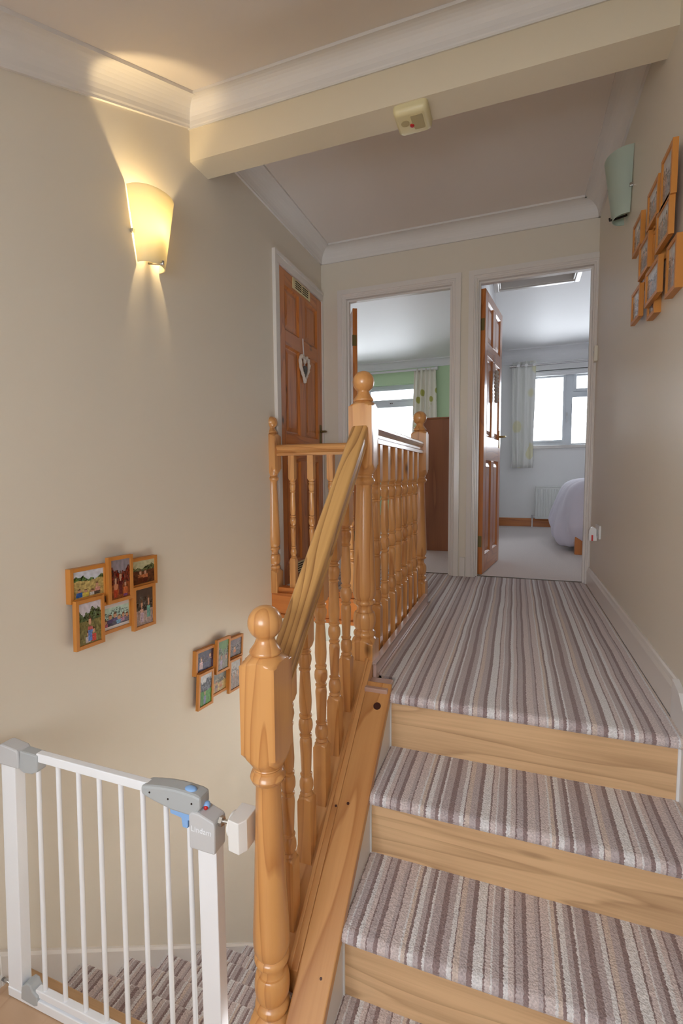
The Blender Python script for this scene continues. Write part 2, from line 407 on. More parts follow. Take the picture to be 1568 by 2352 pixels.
# architraves and linings of the doorways
APROF = [(0, 0), (.089, 0), (.089, -.016), (.040, -.019), (.036, -.014), (.026, -.014), (.022, -.010), (.012, -.010), (.006, -.004), (0, -.004)]
def architrave(name, x0, x1, z1, y, m=M_gloss, legs=True, lwid=.069):
    """opening x0..x1, head z1 on the wall face y (faces -Y); outward 0.069-0.089"""
    k = lwid / .089
    pr = [(a * k, b) for a, b in APROF]
    bm = bmesh.new()
    def seg(p0, p1, out, mi0, mi1, ax):
        A = []; D = []
        for a, b in pr:
            v0 = Vector(p0) + Vector(out) * a + Vector((0, b, 0)); v1 = Vector(p1) + Vector(out) * a + Vector((0, b, 0))
            v0 += Vector(ax) * -a * mi0; v1 += Vector(ax) * a * mi1
            A.append(bm.verts.new(v0)); D.append(bm.verts.new(v1))
        bm.faces.new(A); bm.faces.new(D[::-1]); n = len(pr)
        for i in range(n): bm.faces.new((A[i], A[(i + 1) % n], D[(i + 1) % n], D[i]))
    seg((x0, y, 0), (x0, y, z1), (-1, 0, 0), 0, 1, (0, 0, 1))
    seg((x1, y, 0), (x1, y, z1), (1, 0, 0), 0, 1, (0, 0, 1))
    seg((x0, y, z1), (x1, y, z1), (0, 0, 1), 1, 1, (1, 0, 0))
    return struct(name, bm, m)
def lining(name, x0, x1, z1, y0, y1):
    return struct(name, B((x0 - .001, x0 + .018, y0, y1, 0, z1), (x1 - .018, x1 + .001, y0, y1, 0, z1), (x0 + .018, x1 - .018, y0, y1, z1 - .018, z1),
                          (x0 + .018, x0 + .030, y0 + .03, y0 + .06, 0, z1 - .018), (x1 - .030, x1 - .018, y0 + .03, y0 + .06, 0, z1 - .018), (x0 + .03, x1 - .03, y0 + .03, y0 + .06, z1 - .030, z1 - .018)), M_gloss)
architrave('trim_11', DA[0] - .003, DA[1] + .003, DA[2] + .003, YF, lwid=.061)
lining('trim_12', DA[0] - .018, DA[1] + .018, 2.036, YF, YF2)
architrave('trim_13', DB[0] - .003, DB[1] + .003, DB[2] + .003, YF, lwid=.061)
lining('trim_14', DB[0] - .018, DB[1] + .018, 2.036, YF, YF2)
# architrave of the cupboard door, on the left wall
bm = bmesh.new()
bx(bm, XL - .05, XL + .016, 2.672, 2.706, 0, 2.022); bx(bm, XL - .05, XL + .016, 3.402, YF - .001, 0, 2.022); bx(bm, XL - .05, XL + .016, 2.672, YF - .001, 2.0225, 2.062)
bx(bm, XL - .002, XL + .022, 2.645, 2.6715, 0, 2.085); bx(bm, XL - .002, XL + .022, 2.672, YF - .001, 2.0625, 2.085)
struct('trim_15', bm, M_gloss)
# block between the two doorways
struct('trim_16', B((-.362, -.326, YF - .012, YF, 0, .135)), M_gloss)
# threshold bars
struct('trim_17', B((-.256, .436, 3.452, 3.462, -.002, .004)), mat('threshold', (.12, .09, .06), .6))
struct('trim_18', B((-1.203, -.436, 3.452, 3.462, -.002, .004)), mat('threshold_left', (.12, .09, .06), .6))

# skirtings
def skirt(name, p0, p1, inward, hgt=.117, m=M_gloss, th=.016):
    bm = bmesh.new(); sweep(bm, [(0, 0), (th, 0), (th, hgt - .03), (th * .7, hgt - .018), (th * .55, hgt - .006), (th * .3, hgt), (0, hgt)], p0, p1, inward, (0, 0, 1))
    return struct(name, bm, m)
skirt('baseboard_right', (XR, 1.60, 0), (XR, YF - .02, 0), (-1, 0, 0))
skirt('baseboard_bedroom', (XP1, YB, 0), (2.3, YB, 0), (0, -1, 0), hgt=.115, m=M_dark['x'])
skirt('baseboard_bedroom_green', (-3.1, YB, 0), (XP0, YB, 0), (0, -1, 0), hgt=.11, m=M_dark['x'])
skirt('baseboard_lower', (XL, -1.3, LOW), (XL, .86, LOW), (1, 0, 0), hgt=.09)
bm = bmesh.new(); sweep(bm, [(0, -.25), (.018, -.25), (.018, 0), (.012, .012), (0, .016)], (XL, .86, LOW + .095), (XL, 2.65, LOW + .095 - 1.79 * .978), (1, 0, 0), (0, 0, 1))
struct('baseboard_stairwell', bm, M_gloss)

# ------------------------------------------------------------------ gallery fascia
struct('trim_19', B((XL, -.545, 2.560, 2.585, -.125, .004), (XL, -.545, 2.548, 2.585, -.150, -.125)), M_dark['x'], bevel=.003)
struct('trim_20', B((-.545, -.530, 1.60, 2.560, -.15, .004)), M_dark['y'])
struct('wall_gallery_edge', B((XL, -.53, 2.575, 2.595, -.27, -.02)), mat('pale_green_plaster', (.70, .74, .68), .7, .2))

# ------------------------------------------------------------------ landing carpet (the striped carpet, with its rolled front edge)
def nose_poly(y_back, y_riser, z, th=.014, over=.028, drop=.036):
    """side outline (y,z) of a carpet tread: flat, rounded over the nosing, tucked back to the riser"""
    yf = y_riser - over; r = drop / 2
    p = [(y_back, z), (yf + r, z)]
    for i in range(1, 8):
        a = PI / 2 + i / 8 * PI
        p.append((yf + r + r * math.cos(a), z - r + r * math.sin(a)))
    p += [(yf + r, z - drop), (y_riser + .004, z - drop), (y_riser + .004, z - th), (y_back, z - th)]
    return p
bm = bmesh.new()
prism(bm, nose_poly(YF, YR[0], 0, th=.018), -.385, XR - .018)
bx(bm, -.256, .436, YF, YF2 - .066, -.018, 0)
bx(bm, -.440, -.385, 1.605, YF, -.018, 0)
bx(bm, XL, -.440, 2.665, YF, -.018, 0)
bx(bm, -1.203, -.436, YF, YF2 - .066, -.018, 0)
lc = obj('landing_carpet', bm, M_stripe, smooth=True, auto=50)
tag(lc, 'grey brown and cream striped carpet covering the whole upper landing', 'carpet')

# ------------------------------------------------------------------ upper staircase
st = thing('staircase', 'short flight with striped carpet treads and oak laminate risers climbing to the landing', 'stairs', (.04, 1.15, LOW))
for k in range(4):
    z1 = -RISE * k - .034; z0 = -RISE * (k + 1)
    bm = B((-.379, XR - .019, YR[k], YR[k] + .012, z0 - .01, z1))
    obj('riser', bm, M_lam, st, loc=(0, YR[k] - 1.15, z0 - LOW))
for k in range(1, 4):
    bm = bmesh.new(); prism(bm, nose_poly(YR[k - 1], YR[k], -RISE * k, th=.03), -.384, XR - .019)
    # the carpet's left end bulges a little over the string
    obj('tread_carpet', bm, M_stripe, st, smooth=True, auto=50)
# pine string with its broad sloping top, running from the lower newel up to the landing
L0, L1 = .70, 1.50
def slope_prism(bm, x0, x1, t0, t1, y0=L0, y1=L1):
    """between offsets t0 (lower) and t1 (upper) of the nosing line"""
    a = [(y0, ynose(y0) + t0), (y1, ynose(y1) + t0), (y1, ynose(y1) + t1), (y0, ynose(y0) + t1)]
    prism(bm, a, x0, x1, 'x')
rot_s = (math.atan(.812), 0, 0)
bm = bmesh.new(); slope_prism(bm, -.4585, -.374, -.035, .0)
obj('string_cap', bm, M_string, st, rot=rot_s, bevel=.003)
bm = bmesh.new(); slope_prism(bm, -.482, -.4585, -.06, .0, .9275, 1.558); slope_prism(bm, -.484, -.474, -.02, .008, .9275, 1.558); slope_prism(bm, -.545, -.482, -.30, -.006, .9275, 1.558)
obj('string', bm, M_string, st, rot=rot_s, bevel=.002)
bm = bmesh.new(); slope_prism(bm, -.4585, -.380, -.42, -.034)
obj('inner_string', bm, M_gloss2, st)
bm = bmesh.new()
prism(bm, [(.70, -1.1), (1.60, -.35), (1.60, .117), (1.54, .10), (1.44, .02), (.70, ynose(.70) + .035)], XR - .018, XR - .0005)
obj('wall_string', bm, M_gloss2, st)
for k in range(4):
    z1 = -RISE * k - .036; z0 = -RISE * (k + 1)
    obj('edge_bead', B((-.380, -.3755, YR[k] - .005, YR[k], z0, z1)), M_white, st)
    obj('edge_bead', B((XR - .0245, XR - .018, YR[k] - .005, YR[k], z0, z1)), M_white, st)
obj('string_end_cap', B((-.462, -.383, 1.470, 1.560, -.03, .012)), mat('worn_varnish', (.50, .33, .27), .3, .6), st, bevel=.003)
bm = bmesh.new(); bmesh.ops.create_cone(bm, cap_ends=True, segments=18, radius1=.0125, radius2=.012, depth=.003, matrix=Matrix.Translation((-.408, 1.436, ynose(1.436) + .0005)) @ Matrix.Rotation(math.atan(.812), 4, 'X'))
obj('knot', bm, mat('dark_knot', (.05, .012, .008), .35, .5), st)
for (x, Y, r) in ((-.43, 1.21, .004), (-.463, 1.20, .0035), (-.40, .93, .003)):
    bm = bmesh.new(); bmesh.ops.create_cone(bm, cap_ends=True, segments=12, radius1=r, radius2=r, depth=.002, matrix=Matrix.Translation((x, Y, ynose(Y) + .0003)) @ Matrix.Rotation(math.atan(.812), 4, 'X'))
    obj('knot', bm, bpy.data.materials['dark_knot'], st)

# ------------------------------------------------------------------ lower staircase
sd = thing('staircase', 'lower flight in striped carpet going down behind the white safety gate', 'stairs', (-.97, .93, GND))
y0 = .925
for k in range(9):
    z = LOW - RISE * (k + 1); yn = y0 + .205 * k
    # this flight goes down away from the camera, so the nosing points to +Y
    yr = yn + .180; r = .018; over = yn + .205
    pl = [(yn - .018, z), (over - r, z)]
    for i in range(1, 8):
        a = PI / 2 - i / 8 * PI
        pl.append((over - r + r * math.cos(a), z - r + r * math.sin(a)))
    pl += [(over - r, z - .036), (yr, z - .036), (yr, z - RISE - .03), (yr - .014, z - RISE - .03), (yr - .014, z - .03), (yn - .018, z - .03)]
    bm = bmesh.new(); prism(bm, pl, XL + .0185, -.545)
    obj('step_carpet', bm, M_stripe, sd, smooth=True, auto=50)
obj('top_riser', B((XL + .018, -.545, .900, .912, LOW - RISE - .03, LOW - .022)), M_stripe, sd)

# ------------------------------------------------------------------ newel posts
def sq_round(bm, prof, seg=32, cx=0, cy=0):
    """rings (kind r|s, radius/halfwidth, z): round or square sections joined smoothly"""
    rings = []
    for kd, r, z in prof:
        ring = []
        for i in range(seg):
            a = 2 * PI * i / seg
            c, s = math.cos(a), math.sin(a)
            if kd == 's': q = r / max(abs(c), abs(s)); x, y = c * q, s * q
            elif kd == 'c':   # square clipped by the turning circle (lamb's-tongue shoulder)
                q = min(r[0] / max(abs(c), abs(s)), r[1]); x, y = c * q, s * q
            else: x, y = c * r, s * r
            ring.append(bm.verts.new((cx + x, cy + y, z)))
        rings.append(ring)
    for A, D in zip(rings, rings[1:]):
        for i in range(seg): bm.faces.new((A[i], A[(i + 1) % seg], D[(i + 1) % seg], D[i]))
    bm.faces.new(rings[0][::-1]); bm.faces.new(rings[-1])

def newel_bm(base, hw=.0415, cut=None):
    """z = 0 at the foot of the turned vase; block height .41 above... returns post mesh. base = depth of square foot below 0"""
    R = hw * 1.41
    def sh(z0, hgt, up, r1=.78):
        # the turning circle cuts the corners: z0 is the level where the corners start to be cut
        out = [('s', hw, z0)]
        for i in range(1, 7):
            t = i / 6; out.append(('c', (hw, R + (hw * r1 - R) * t), z0 + (hgt if up else -hgt) * t ** 1.15))
        return out if up else out[::-1]
    p = [('s', hw, -base)]
    p += sh(-.018, .018, True, .84)
    p += [('r', hw * .86, .002), ('r', hw * .95, .008), ('r', hw * .97, .014), ('r', hw * .9, .021), ('r', hw * .74, .026), ('r', hw * .72, .030)]
    for i in range(13):
        a = i / 12 * PI; p.append(('r', hw * (.72 + .25 * math.sin(a) ** .8), .030 + .062 * (1 - math.cos(a)) / 2))
    p += [('r', hw * .66, .096), ('r', hw * .64, .108), ('r', hw * .72, .116), ('r', hw * .93, .122), ('r', hw * .96, .128), ('r', hw * .90, .134), ('r', hw * .80, .137), ('r', hw * .86, .141), ('r', hw * .97, .152), ('r', hw * .995, .17), ('r', hw * .98, .20)]
    for i in range(1, 11):
        t = i / 10; p.append(('r', hw * (.98 - .32 * t ** .9), .20 + .335 * t))
    p += [('r', hw * .68, .540), ('r', hw * .70, .544), ('r', hw * .88, .550), ('r', hw * .95, .558), ('r', hw * .88, .567), ('r', hw * .76, .571), ('r', hw * .74, .576), ('r', hw * .80, .580)]
    p += sh(.618, .036, False)
    p += sh(.814, .019, True, .72)
    p += [('r', hw * .70, .833), ('r', hw * .70, .834)]
    bm = bmesh.new(); sq_round(bm, p)
    return bm
def finial_bm(r=.0375):
    bm = bmesh.new()
    p = [(.012, .833), (.032, .833), (.0345, .8345), (.0352, .838), (.0335, .842), (.029, .848), (.0235, .856), (.0205, .864), (.0200, .869)]
    zc = .869 + math.sqrt(r * r - .02 ** 2)
    a0 = math.asin(.02 / r)
    for i in range(1, 20):
        a = -PI / 2 + a0 + (PI - a0) * i / 20; p.append((r * math.cos(a), zc + r * math.sin(a)))
    p.append((.0006, zc + r)); lathe(bm, p, seg=32)
    return bm
def newel(x, y, zbase, base, label):
    t = thing('newel_post', label, 'newel post', (x, y, zbase))
    obj('post', newel_bm(base), M_pine['z'], t, local=True, smooth=True, auto=35)
    obj('ball_finial', finial_bm(), M_pine['z'], t, local=True, smooth=True, auto=60)
    return t
NX = -.5015
newel(NX, .885, -.497, LOW * -1 - .497, 'nearest pine newel post, with ball finial, beside the safety gate')
newel(NX, 1.602, .140, .16, 'tall middle pine newel post with ball finial where the sloping handrail meets the landing')
newel(NX, 2.640, .130, .16, 'far pine newel post on the landing corner, in front of the brown chest')
# half newel against the left wall
t = thing('newel_post', 'pine half newel post against the left wall beside the cupboard door', 'newel post', (XL, 2.60, .145))
def half(bm):
    g = bm.verts[:] + bm.edges[:] + bm.faces[:]
    r = bmesh.ops.bisect_plane(bm, geom=g, plane_co=(0, 0, 0), plane_no=(-1, 0, 0), clear_outer=True)
    bmesh.ops.holes_fill(bm, edges=[e for e in bm.edges if e.is_boundary])
    return bm
obj('post', half(newel_bm(.145)), M_pine['z'], t, local=True, smooth=True, auto=35)
obj('ball_finial', half(finial_bm(.036)), M_pine['z'], t, local=True, smooth=True, auto=60)

# ------------------------------------------------------------------ balusters and rails
def baluster_bm(z0, zt0, zt1, z1, hw=.019, shear=0):
    """square foot z0..zt0, turning zt0..zt1 (0.47), square head zt1..z1; ends sheared for the sloping rail"""
    L = zt1 - zt0
    k = [(0, .80), (.008, .95), (.016, .80), (.024, .70), (.034, .88), (.044, .93), (.06, .99), (.09, .97), (.115, .80), (.125, .66), (.132, .84), (.142, .88), (.150, .66),
         (.165, .70), (.28, .80), (.36, .88), (.385, .80), (.395, .66), (.403, .86), (.413, .88), (.421, .64), (.435, .80), (.455, .97), (.48, 1.0), (.505, .95), (.528, .72), (.535, .88), (.547, .90), (.555, .66),
         (.575, .82), (.64, .90), (.80, .74), (.845, .66), (.852, .84), (.862, .87), (.870, .68), (.885, .82), (.92, .97), (.945, .93), (.962, .75), (.97, .92), (.98, .93), (.99, .75), (1, .80)]
    p = [('s', hw, z0), ('s', hw, zt0 - .014), ('c', (hw, hw * 1.30), zt0 - .010), ('c', (hw, hw * 1.12), zt0 - .005), ('r', hw * .88, zt0 - .001)]
    p += [('r', hw * r, zt0 + t * L) for t, r in k]
    p += [('r', hw * .88, zt1 + .001), ('c', (hw, hw * 1.12), zt1 + .005), ('c', (hw, hw * 1.30), zt1 + .010), ('s', hw, zt1 + .014), ('s', hw, z1)]
    bm = bmesh.new(); sq_round(bm, p, seg=16)
    if shear:
        bm.verts.ensure_lookup_table()
        for v in bm.verts:
            if abs(v.co.z - z0) < 1e-6 or abs(v.co.z - z1) < 1e-6: v.co.z += v.co.y * shear
    return bm
RAIL = [(a, b * 1.2) for a, b in [(-.029, .0), (.029, .0), (.029, .012), (.022, .018), (.020, .026), (.027, .034), (.031, .042), (.029, .050), (.020, .055), (0, .057), (-.020, .055), (-.029, .050), (-.031, .042), (-.027, .034), (-.020, .026), (-.022, .018), (-.029, .012)]]

# sloping balustrade
t = thing('balustrade', 'sloping pine balustrade of turned balusters between the nearest and middle newel posts', 'balustrade', (-.511, 1.26, ynose(1.26)))
RS = .968
def zr(Y): return .822 + RS * (Y - 1.56)          # underside of handrail
d = Vector((0, 1, RS)).normalized(); up = Vector((0, -RS, 1)).normalized()
bm = bmesh.new()
prof = [(-.030, .0), (.026, .0), (.029, .006), (.026, .014), (.026, .020), (.029, .028), (.029, .044), (.024, .050), (-.024, .050), (-.030, .044)]
sweep(bm, prof, (-.502, .9262, zr(.9262)), (-.502, 1.561, zr(1.561)), (1, 0, 0), (0, 0, 1.32))
obj('handrail', bm, M_rail, t, rot=(math.atan(RS), 0, 0), bevel=.003)
for i in range(5):
    Y = 1.432 - .1085 * i
    zb = ynose(Y) - .006; zt = zr(Y) + .008
    bm = baluster_bm(0, .170, .595 - .03 * i / 4, zt - zb + .012)
    for v in bm.verts:
        if v.co.z < 1e-6: v.co.z += v.co.y * .812 - .003
    obj('baluster', bm, M_pine['z'], t, local=True, loc=(0, Y - 1.26, zb - ynose(1.26)), smooth=True, auto=35)
# landing balustrade along the stairwell
t = thing('balustrade', 'level pine landing balustrade with shiny moulded handrail between middle and far newel posts', 'balustrade', (-.5015, 2.12, 0))
bm = bmesh.new(); sweep(bm, RAIL, (-.5015, 1.64, .834), (-.5015, 2.60, .834), (1, 0, 0), (0, 0, 1))
obj('handrail', bm, M_rail2, t)
obj('base_rail', B((-.530, -.473, 1.643, 2.60, 0, .032)), M_pine['y'], t, bevel=.003)
p0 = obj('baluster', baluster_bm(.032, .219, .689, .846), M_pine['z'], t, local=True, loc=(.004, 1.75 - 2.12, 0), smooth=True, auto=35)
for i in range(1, 7): dup(p0, t, (.004, 1.75 + .1205 * i - 2.12, 0))
# gallery balustrade towards the left wall
t = thing('balustrade', 'level pine balustrade in front of the cupboard door reaching the left wall', 'balustrade', (-.95, 2.61, 0))
bm = bmesh.new(); sweep(bm, RAIL, (XL + .041, 2.61, .840), (-.543, 2.61, .840), (0, 1, 0), (0, 0, 1))
obj('handrail', bm, M_pine['x'], t)
obj('base_rail', B((XL + .0415, -.543, 2.575, 2.635, 0.004, .036)), M_dark['x'], t, bevel=.003)
p1 = dup(p0, t, (-1.27 + .95, 0, 0))
for i in range(1, 6): dup(p0, t, (-1.27 + .125 * i + .95, 0, 0))
# varnished upstand between landing carpet and balusters
struct('baseboard_landing', B((-.458, -.446, 1.56, 2.60, -.002, .058), (-.470, -.446, 1.56, 2.60, .052, .060), (-.446, -.438, 1.60, 2.60, 0, .012)), mat('pale_varnish', (.55, .40, .36), .22, .6), bevel=.002)
struct('floor_trimmer', B((-.530, -.458, 1.56, 2.60, -.15, .0)), M_pine['y'])

# ------------------------------------------------------------------ doors
def door(name, W, H, base, dirv, mats, z0=0, th=.035, swap=False):
    """six panel door. base = hinge point, dirv = unit direction of the leaf"""
    t = bpy.data.objects.new(name, None); C.objects.link(t); t['kind'] = 'structure'; t.empty_display_size = .1
    t.location = (*base, z0); t.rotation_euler = (0, 0, math.atan2(dirv[1], dirv[0]))
    sx = [0, .085, W / 2 - .05, W / 2 + .05, W - .085, W]
    mv, mh = mats
    def part(n, m, b, bev=.002): return obj(n, B(b), m, t, local=True, bevel=bev)
    h = th / 2
    for a, b in ((0, .085), (W - .085, W)): part('stile', mv, (a, b, -h, h, .005, H))
    for a, b in ((.005, .14), (.82, .99), (1.555, 1.65), (1.925, H)): part('rail', mh, (.085, W - .085, -h, h, a, b))
    for a, b in ((.14, .82), (.99, 1.555), (1.65, 1.925)): part('muntin', mv, (W / 2 - .05, W / 2 + .05, -h, h, a, b))
    for x0, x1 in ((.085, W / 2 - .05), (W / 2 + .05, W - .085)):
        for a, b in ((.14, .82), (.99, 1.555), (1.65, 1.925)):
            bm = bmesh.new()
            for s in (-1, 1):
                rings = []
                for ins, dep in ((0, h), (.012, h - .012), (.020, h - .013), (.045, h - .006), (.0455, h - .006)):
                    rings.append([bm.verts.new((px, s * dep, pz)) for px, pz in ((x0 + ins, a + ins), (x1 - ins, a + ins), (x1 - ins, b - ins), (x0 + ins, b - ins))])
                for A, D in zip(rings, rings[1:]):
                    for i in range(4): bm.faces.new((A[i], A[(i + 1) % 4], D[(i + 1) % 4], D[i]))
                bm.faces.new(rings[-1])
            bmesh.ops.remove_doubles(bm, verts=bm.verts, dist=1e-5)
            obj('panel', bm, mv, t, local=True)
    return t
def handle(t, x, z, side, m, th=.035, dirx=-1):
    """lever handle on a long back plate"""
    h = th / 2
    hd = obj('handle', B((x - .018, x + .018, side * h, side * (h + .004), z - .07, z + .07)), m, t, local=True, bevel=.003)
    bm = bmesh.new(); tube(bm, [(x, side * h, z + .02), (x, side * (h + .03), z + .02), (x, side * (h + .045), z + .02), (x + dirx * .03, side * (h + .05), z + .018), (x + dirx * .10, side * (h + .048), z + .012)], [.009, .008, .008, .008, .007])
    obj('lever', bm, m, hd, local=True, smooth=True)
    return hd
M_dk = (M_dark['z'], M_dark['x'])
# cupboard door on the left wall (closed)
d1 = door('door_1', .694, 2.018, (XL - .012, 2.708), (0, 1), M_dk)
handle(d1, .655, 1.03, -1, M_dbrass, dirx=-1)
for n, (a, b, z0, z1) in {'vent_grille': (.20, .475, 1.945, 2.014), 'v2': (.172, .45, .055, .13)}.items():
    v = obj('vent_grille', B((a, b, -.0245, -.0175, z0, z1)), M_cream, d1, local=True, bevel=.002)
    bm = bmesh.new()
    for k in range(4):
        for c0, c1 in ((a + .035, (a + b) / 2 - .008), ((a + b) / 2 + .008, b - .035)):
            zz = z0 + .014 + k * (z1 - z0 - .028) / 3.0
            bx(bm, c0, c1, -.0252, -.0240, zz - .0032, zz + .0032)
    o = obj('slots', bm, M_dark_slot, v, local=True); o['kind'] = 'stuff'
# bedroom doors, opened inwards
a = math.radians(82)
d2 = door('door_2', .655, 1.99, (-.2315, 3.498), (math.cos(a), math.sin(a)), M_dk)
handle(d2, .60, 1.0, -1, M_brass, dirx=-1)
handle(d2, .60, 1.0, 1, M_brass, dirx=-1)
a = math.radians(116)
d3 = door('door_3', .70, 1.99, (-1.176, 3.545), (math.cos(a), math.sin(a)), M_dk)
def hinge(t, z):
    bm = B((-.004, .0, -.012, .012, z - .04, z + .04)); tube(bm, [(-.004, .017, z - .04), (-.004, .017, z + .04)], .005)
    obj('hinge', bm, M_dbrass, t, local=True)
for z in (.24, 1.75): hinge(d2, z); hinge(d3, z)

# heart of white wicker on the cupboard door
t = thing('heart_wreath', 'white wicker heart wreath hanging on the cupboard door', 'decoration', (XL + .02, 3.055, 1.45))
pts = []
for i in range(49):
    q = 2 * PI * i / 48
    hx = 16 * math.sin(q) ** 3; hz = 13 * math.cos(q) - 5 * math.cos(2 * q) - 2 * math.cos(3 * q) - math.cos(4 * q)
    pts.append((hx / 16 * .072, (hz + 2.5) / 14.5 * .085))
bm = bmesh.new()
tube(bm, [(XL + .020, 3.055 + y + .002 * math.sin(i * 2.1), 1.45 + z) for i, (y, z) in enumerate(pts)], [.0105 + .0025 * math.sin(i * 2.1) for i in range(49)], seg=10)
obj('wicker_ring', bm, M_rope, t, smooth=True)
for ph in (0, PI):
    bm = bmesh.new()
    tube(bm, [(XL + .022 + .009 * math.cos(i * 1.05 + ph), 3.055 + y * (1 + .09 * math.sin(i * 1.05 + ph)), 1.45 + z * (1 + .09 * math.sin(i * 1.05 + ph))) for i, (y, z) in enumerate(pts)], .005, seg=6)
    obj('braid', bm, M_rope, t, smooth=True)
bm = bmesh.new(); prism(bm, [(3.055 + .30 * y, 1.435 + .45 * z) for y, z in pts[:-1]], XL + .018, XL + .030)
obj('small_heart', bm, M_slate, t, bevel=.003)
bm = bmesh.new(); tube(bm, [(XL + .014, 3.045, 1.655), (XL + .014, 3.050, 1.60), (XL + .018, 3.055, 1.50), (XL + .022, 3.055, 1.47)], .004, seg=6)
obj('ribbon', bm, M_ribbon, t)
# ornament on the right bedroom door
t = thing('hanging_ornament', 'grey brown driftwood ornament hanging on a string on the open bedroom door', 'decoration', (0, 0, 0))
t.location = (d2.location.x, d2.location.y, 1.38); t.rotation_euler = d2.rotation_euler
bm = bmesh.new(); random.seed(4)
for i in range(9):
    zz = .10 - i * .026
    ww = (.035, .045, .036, .05, .052, .048, .042, .03, .022)[i]
    ball(bm, (.33 + random.uniform(-.008, .008), -.038, zz), 1, 12, (ww, .016, .017))
obj('driftwood', bm, M_drift, t, local=True, smooth=True)
bm = bmesh.new(); tube(bm, [(.30, -.026, .10), (.325, -.022, .23), (.35, -.026, .10)], .002, seg=6)
obj('string', bm, M_ribbon, t, local=True)

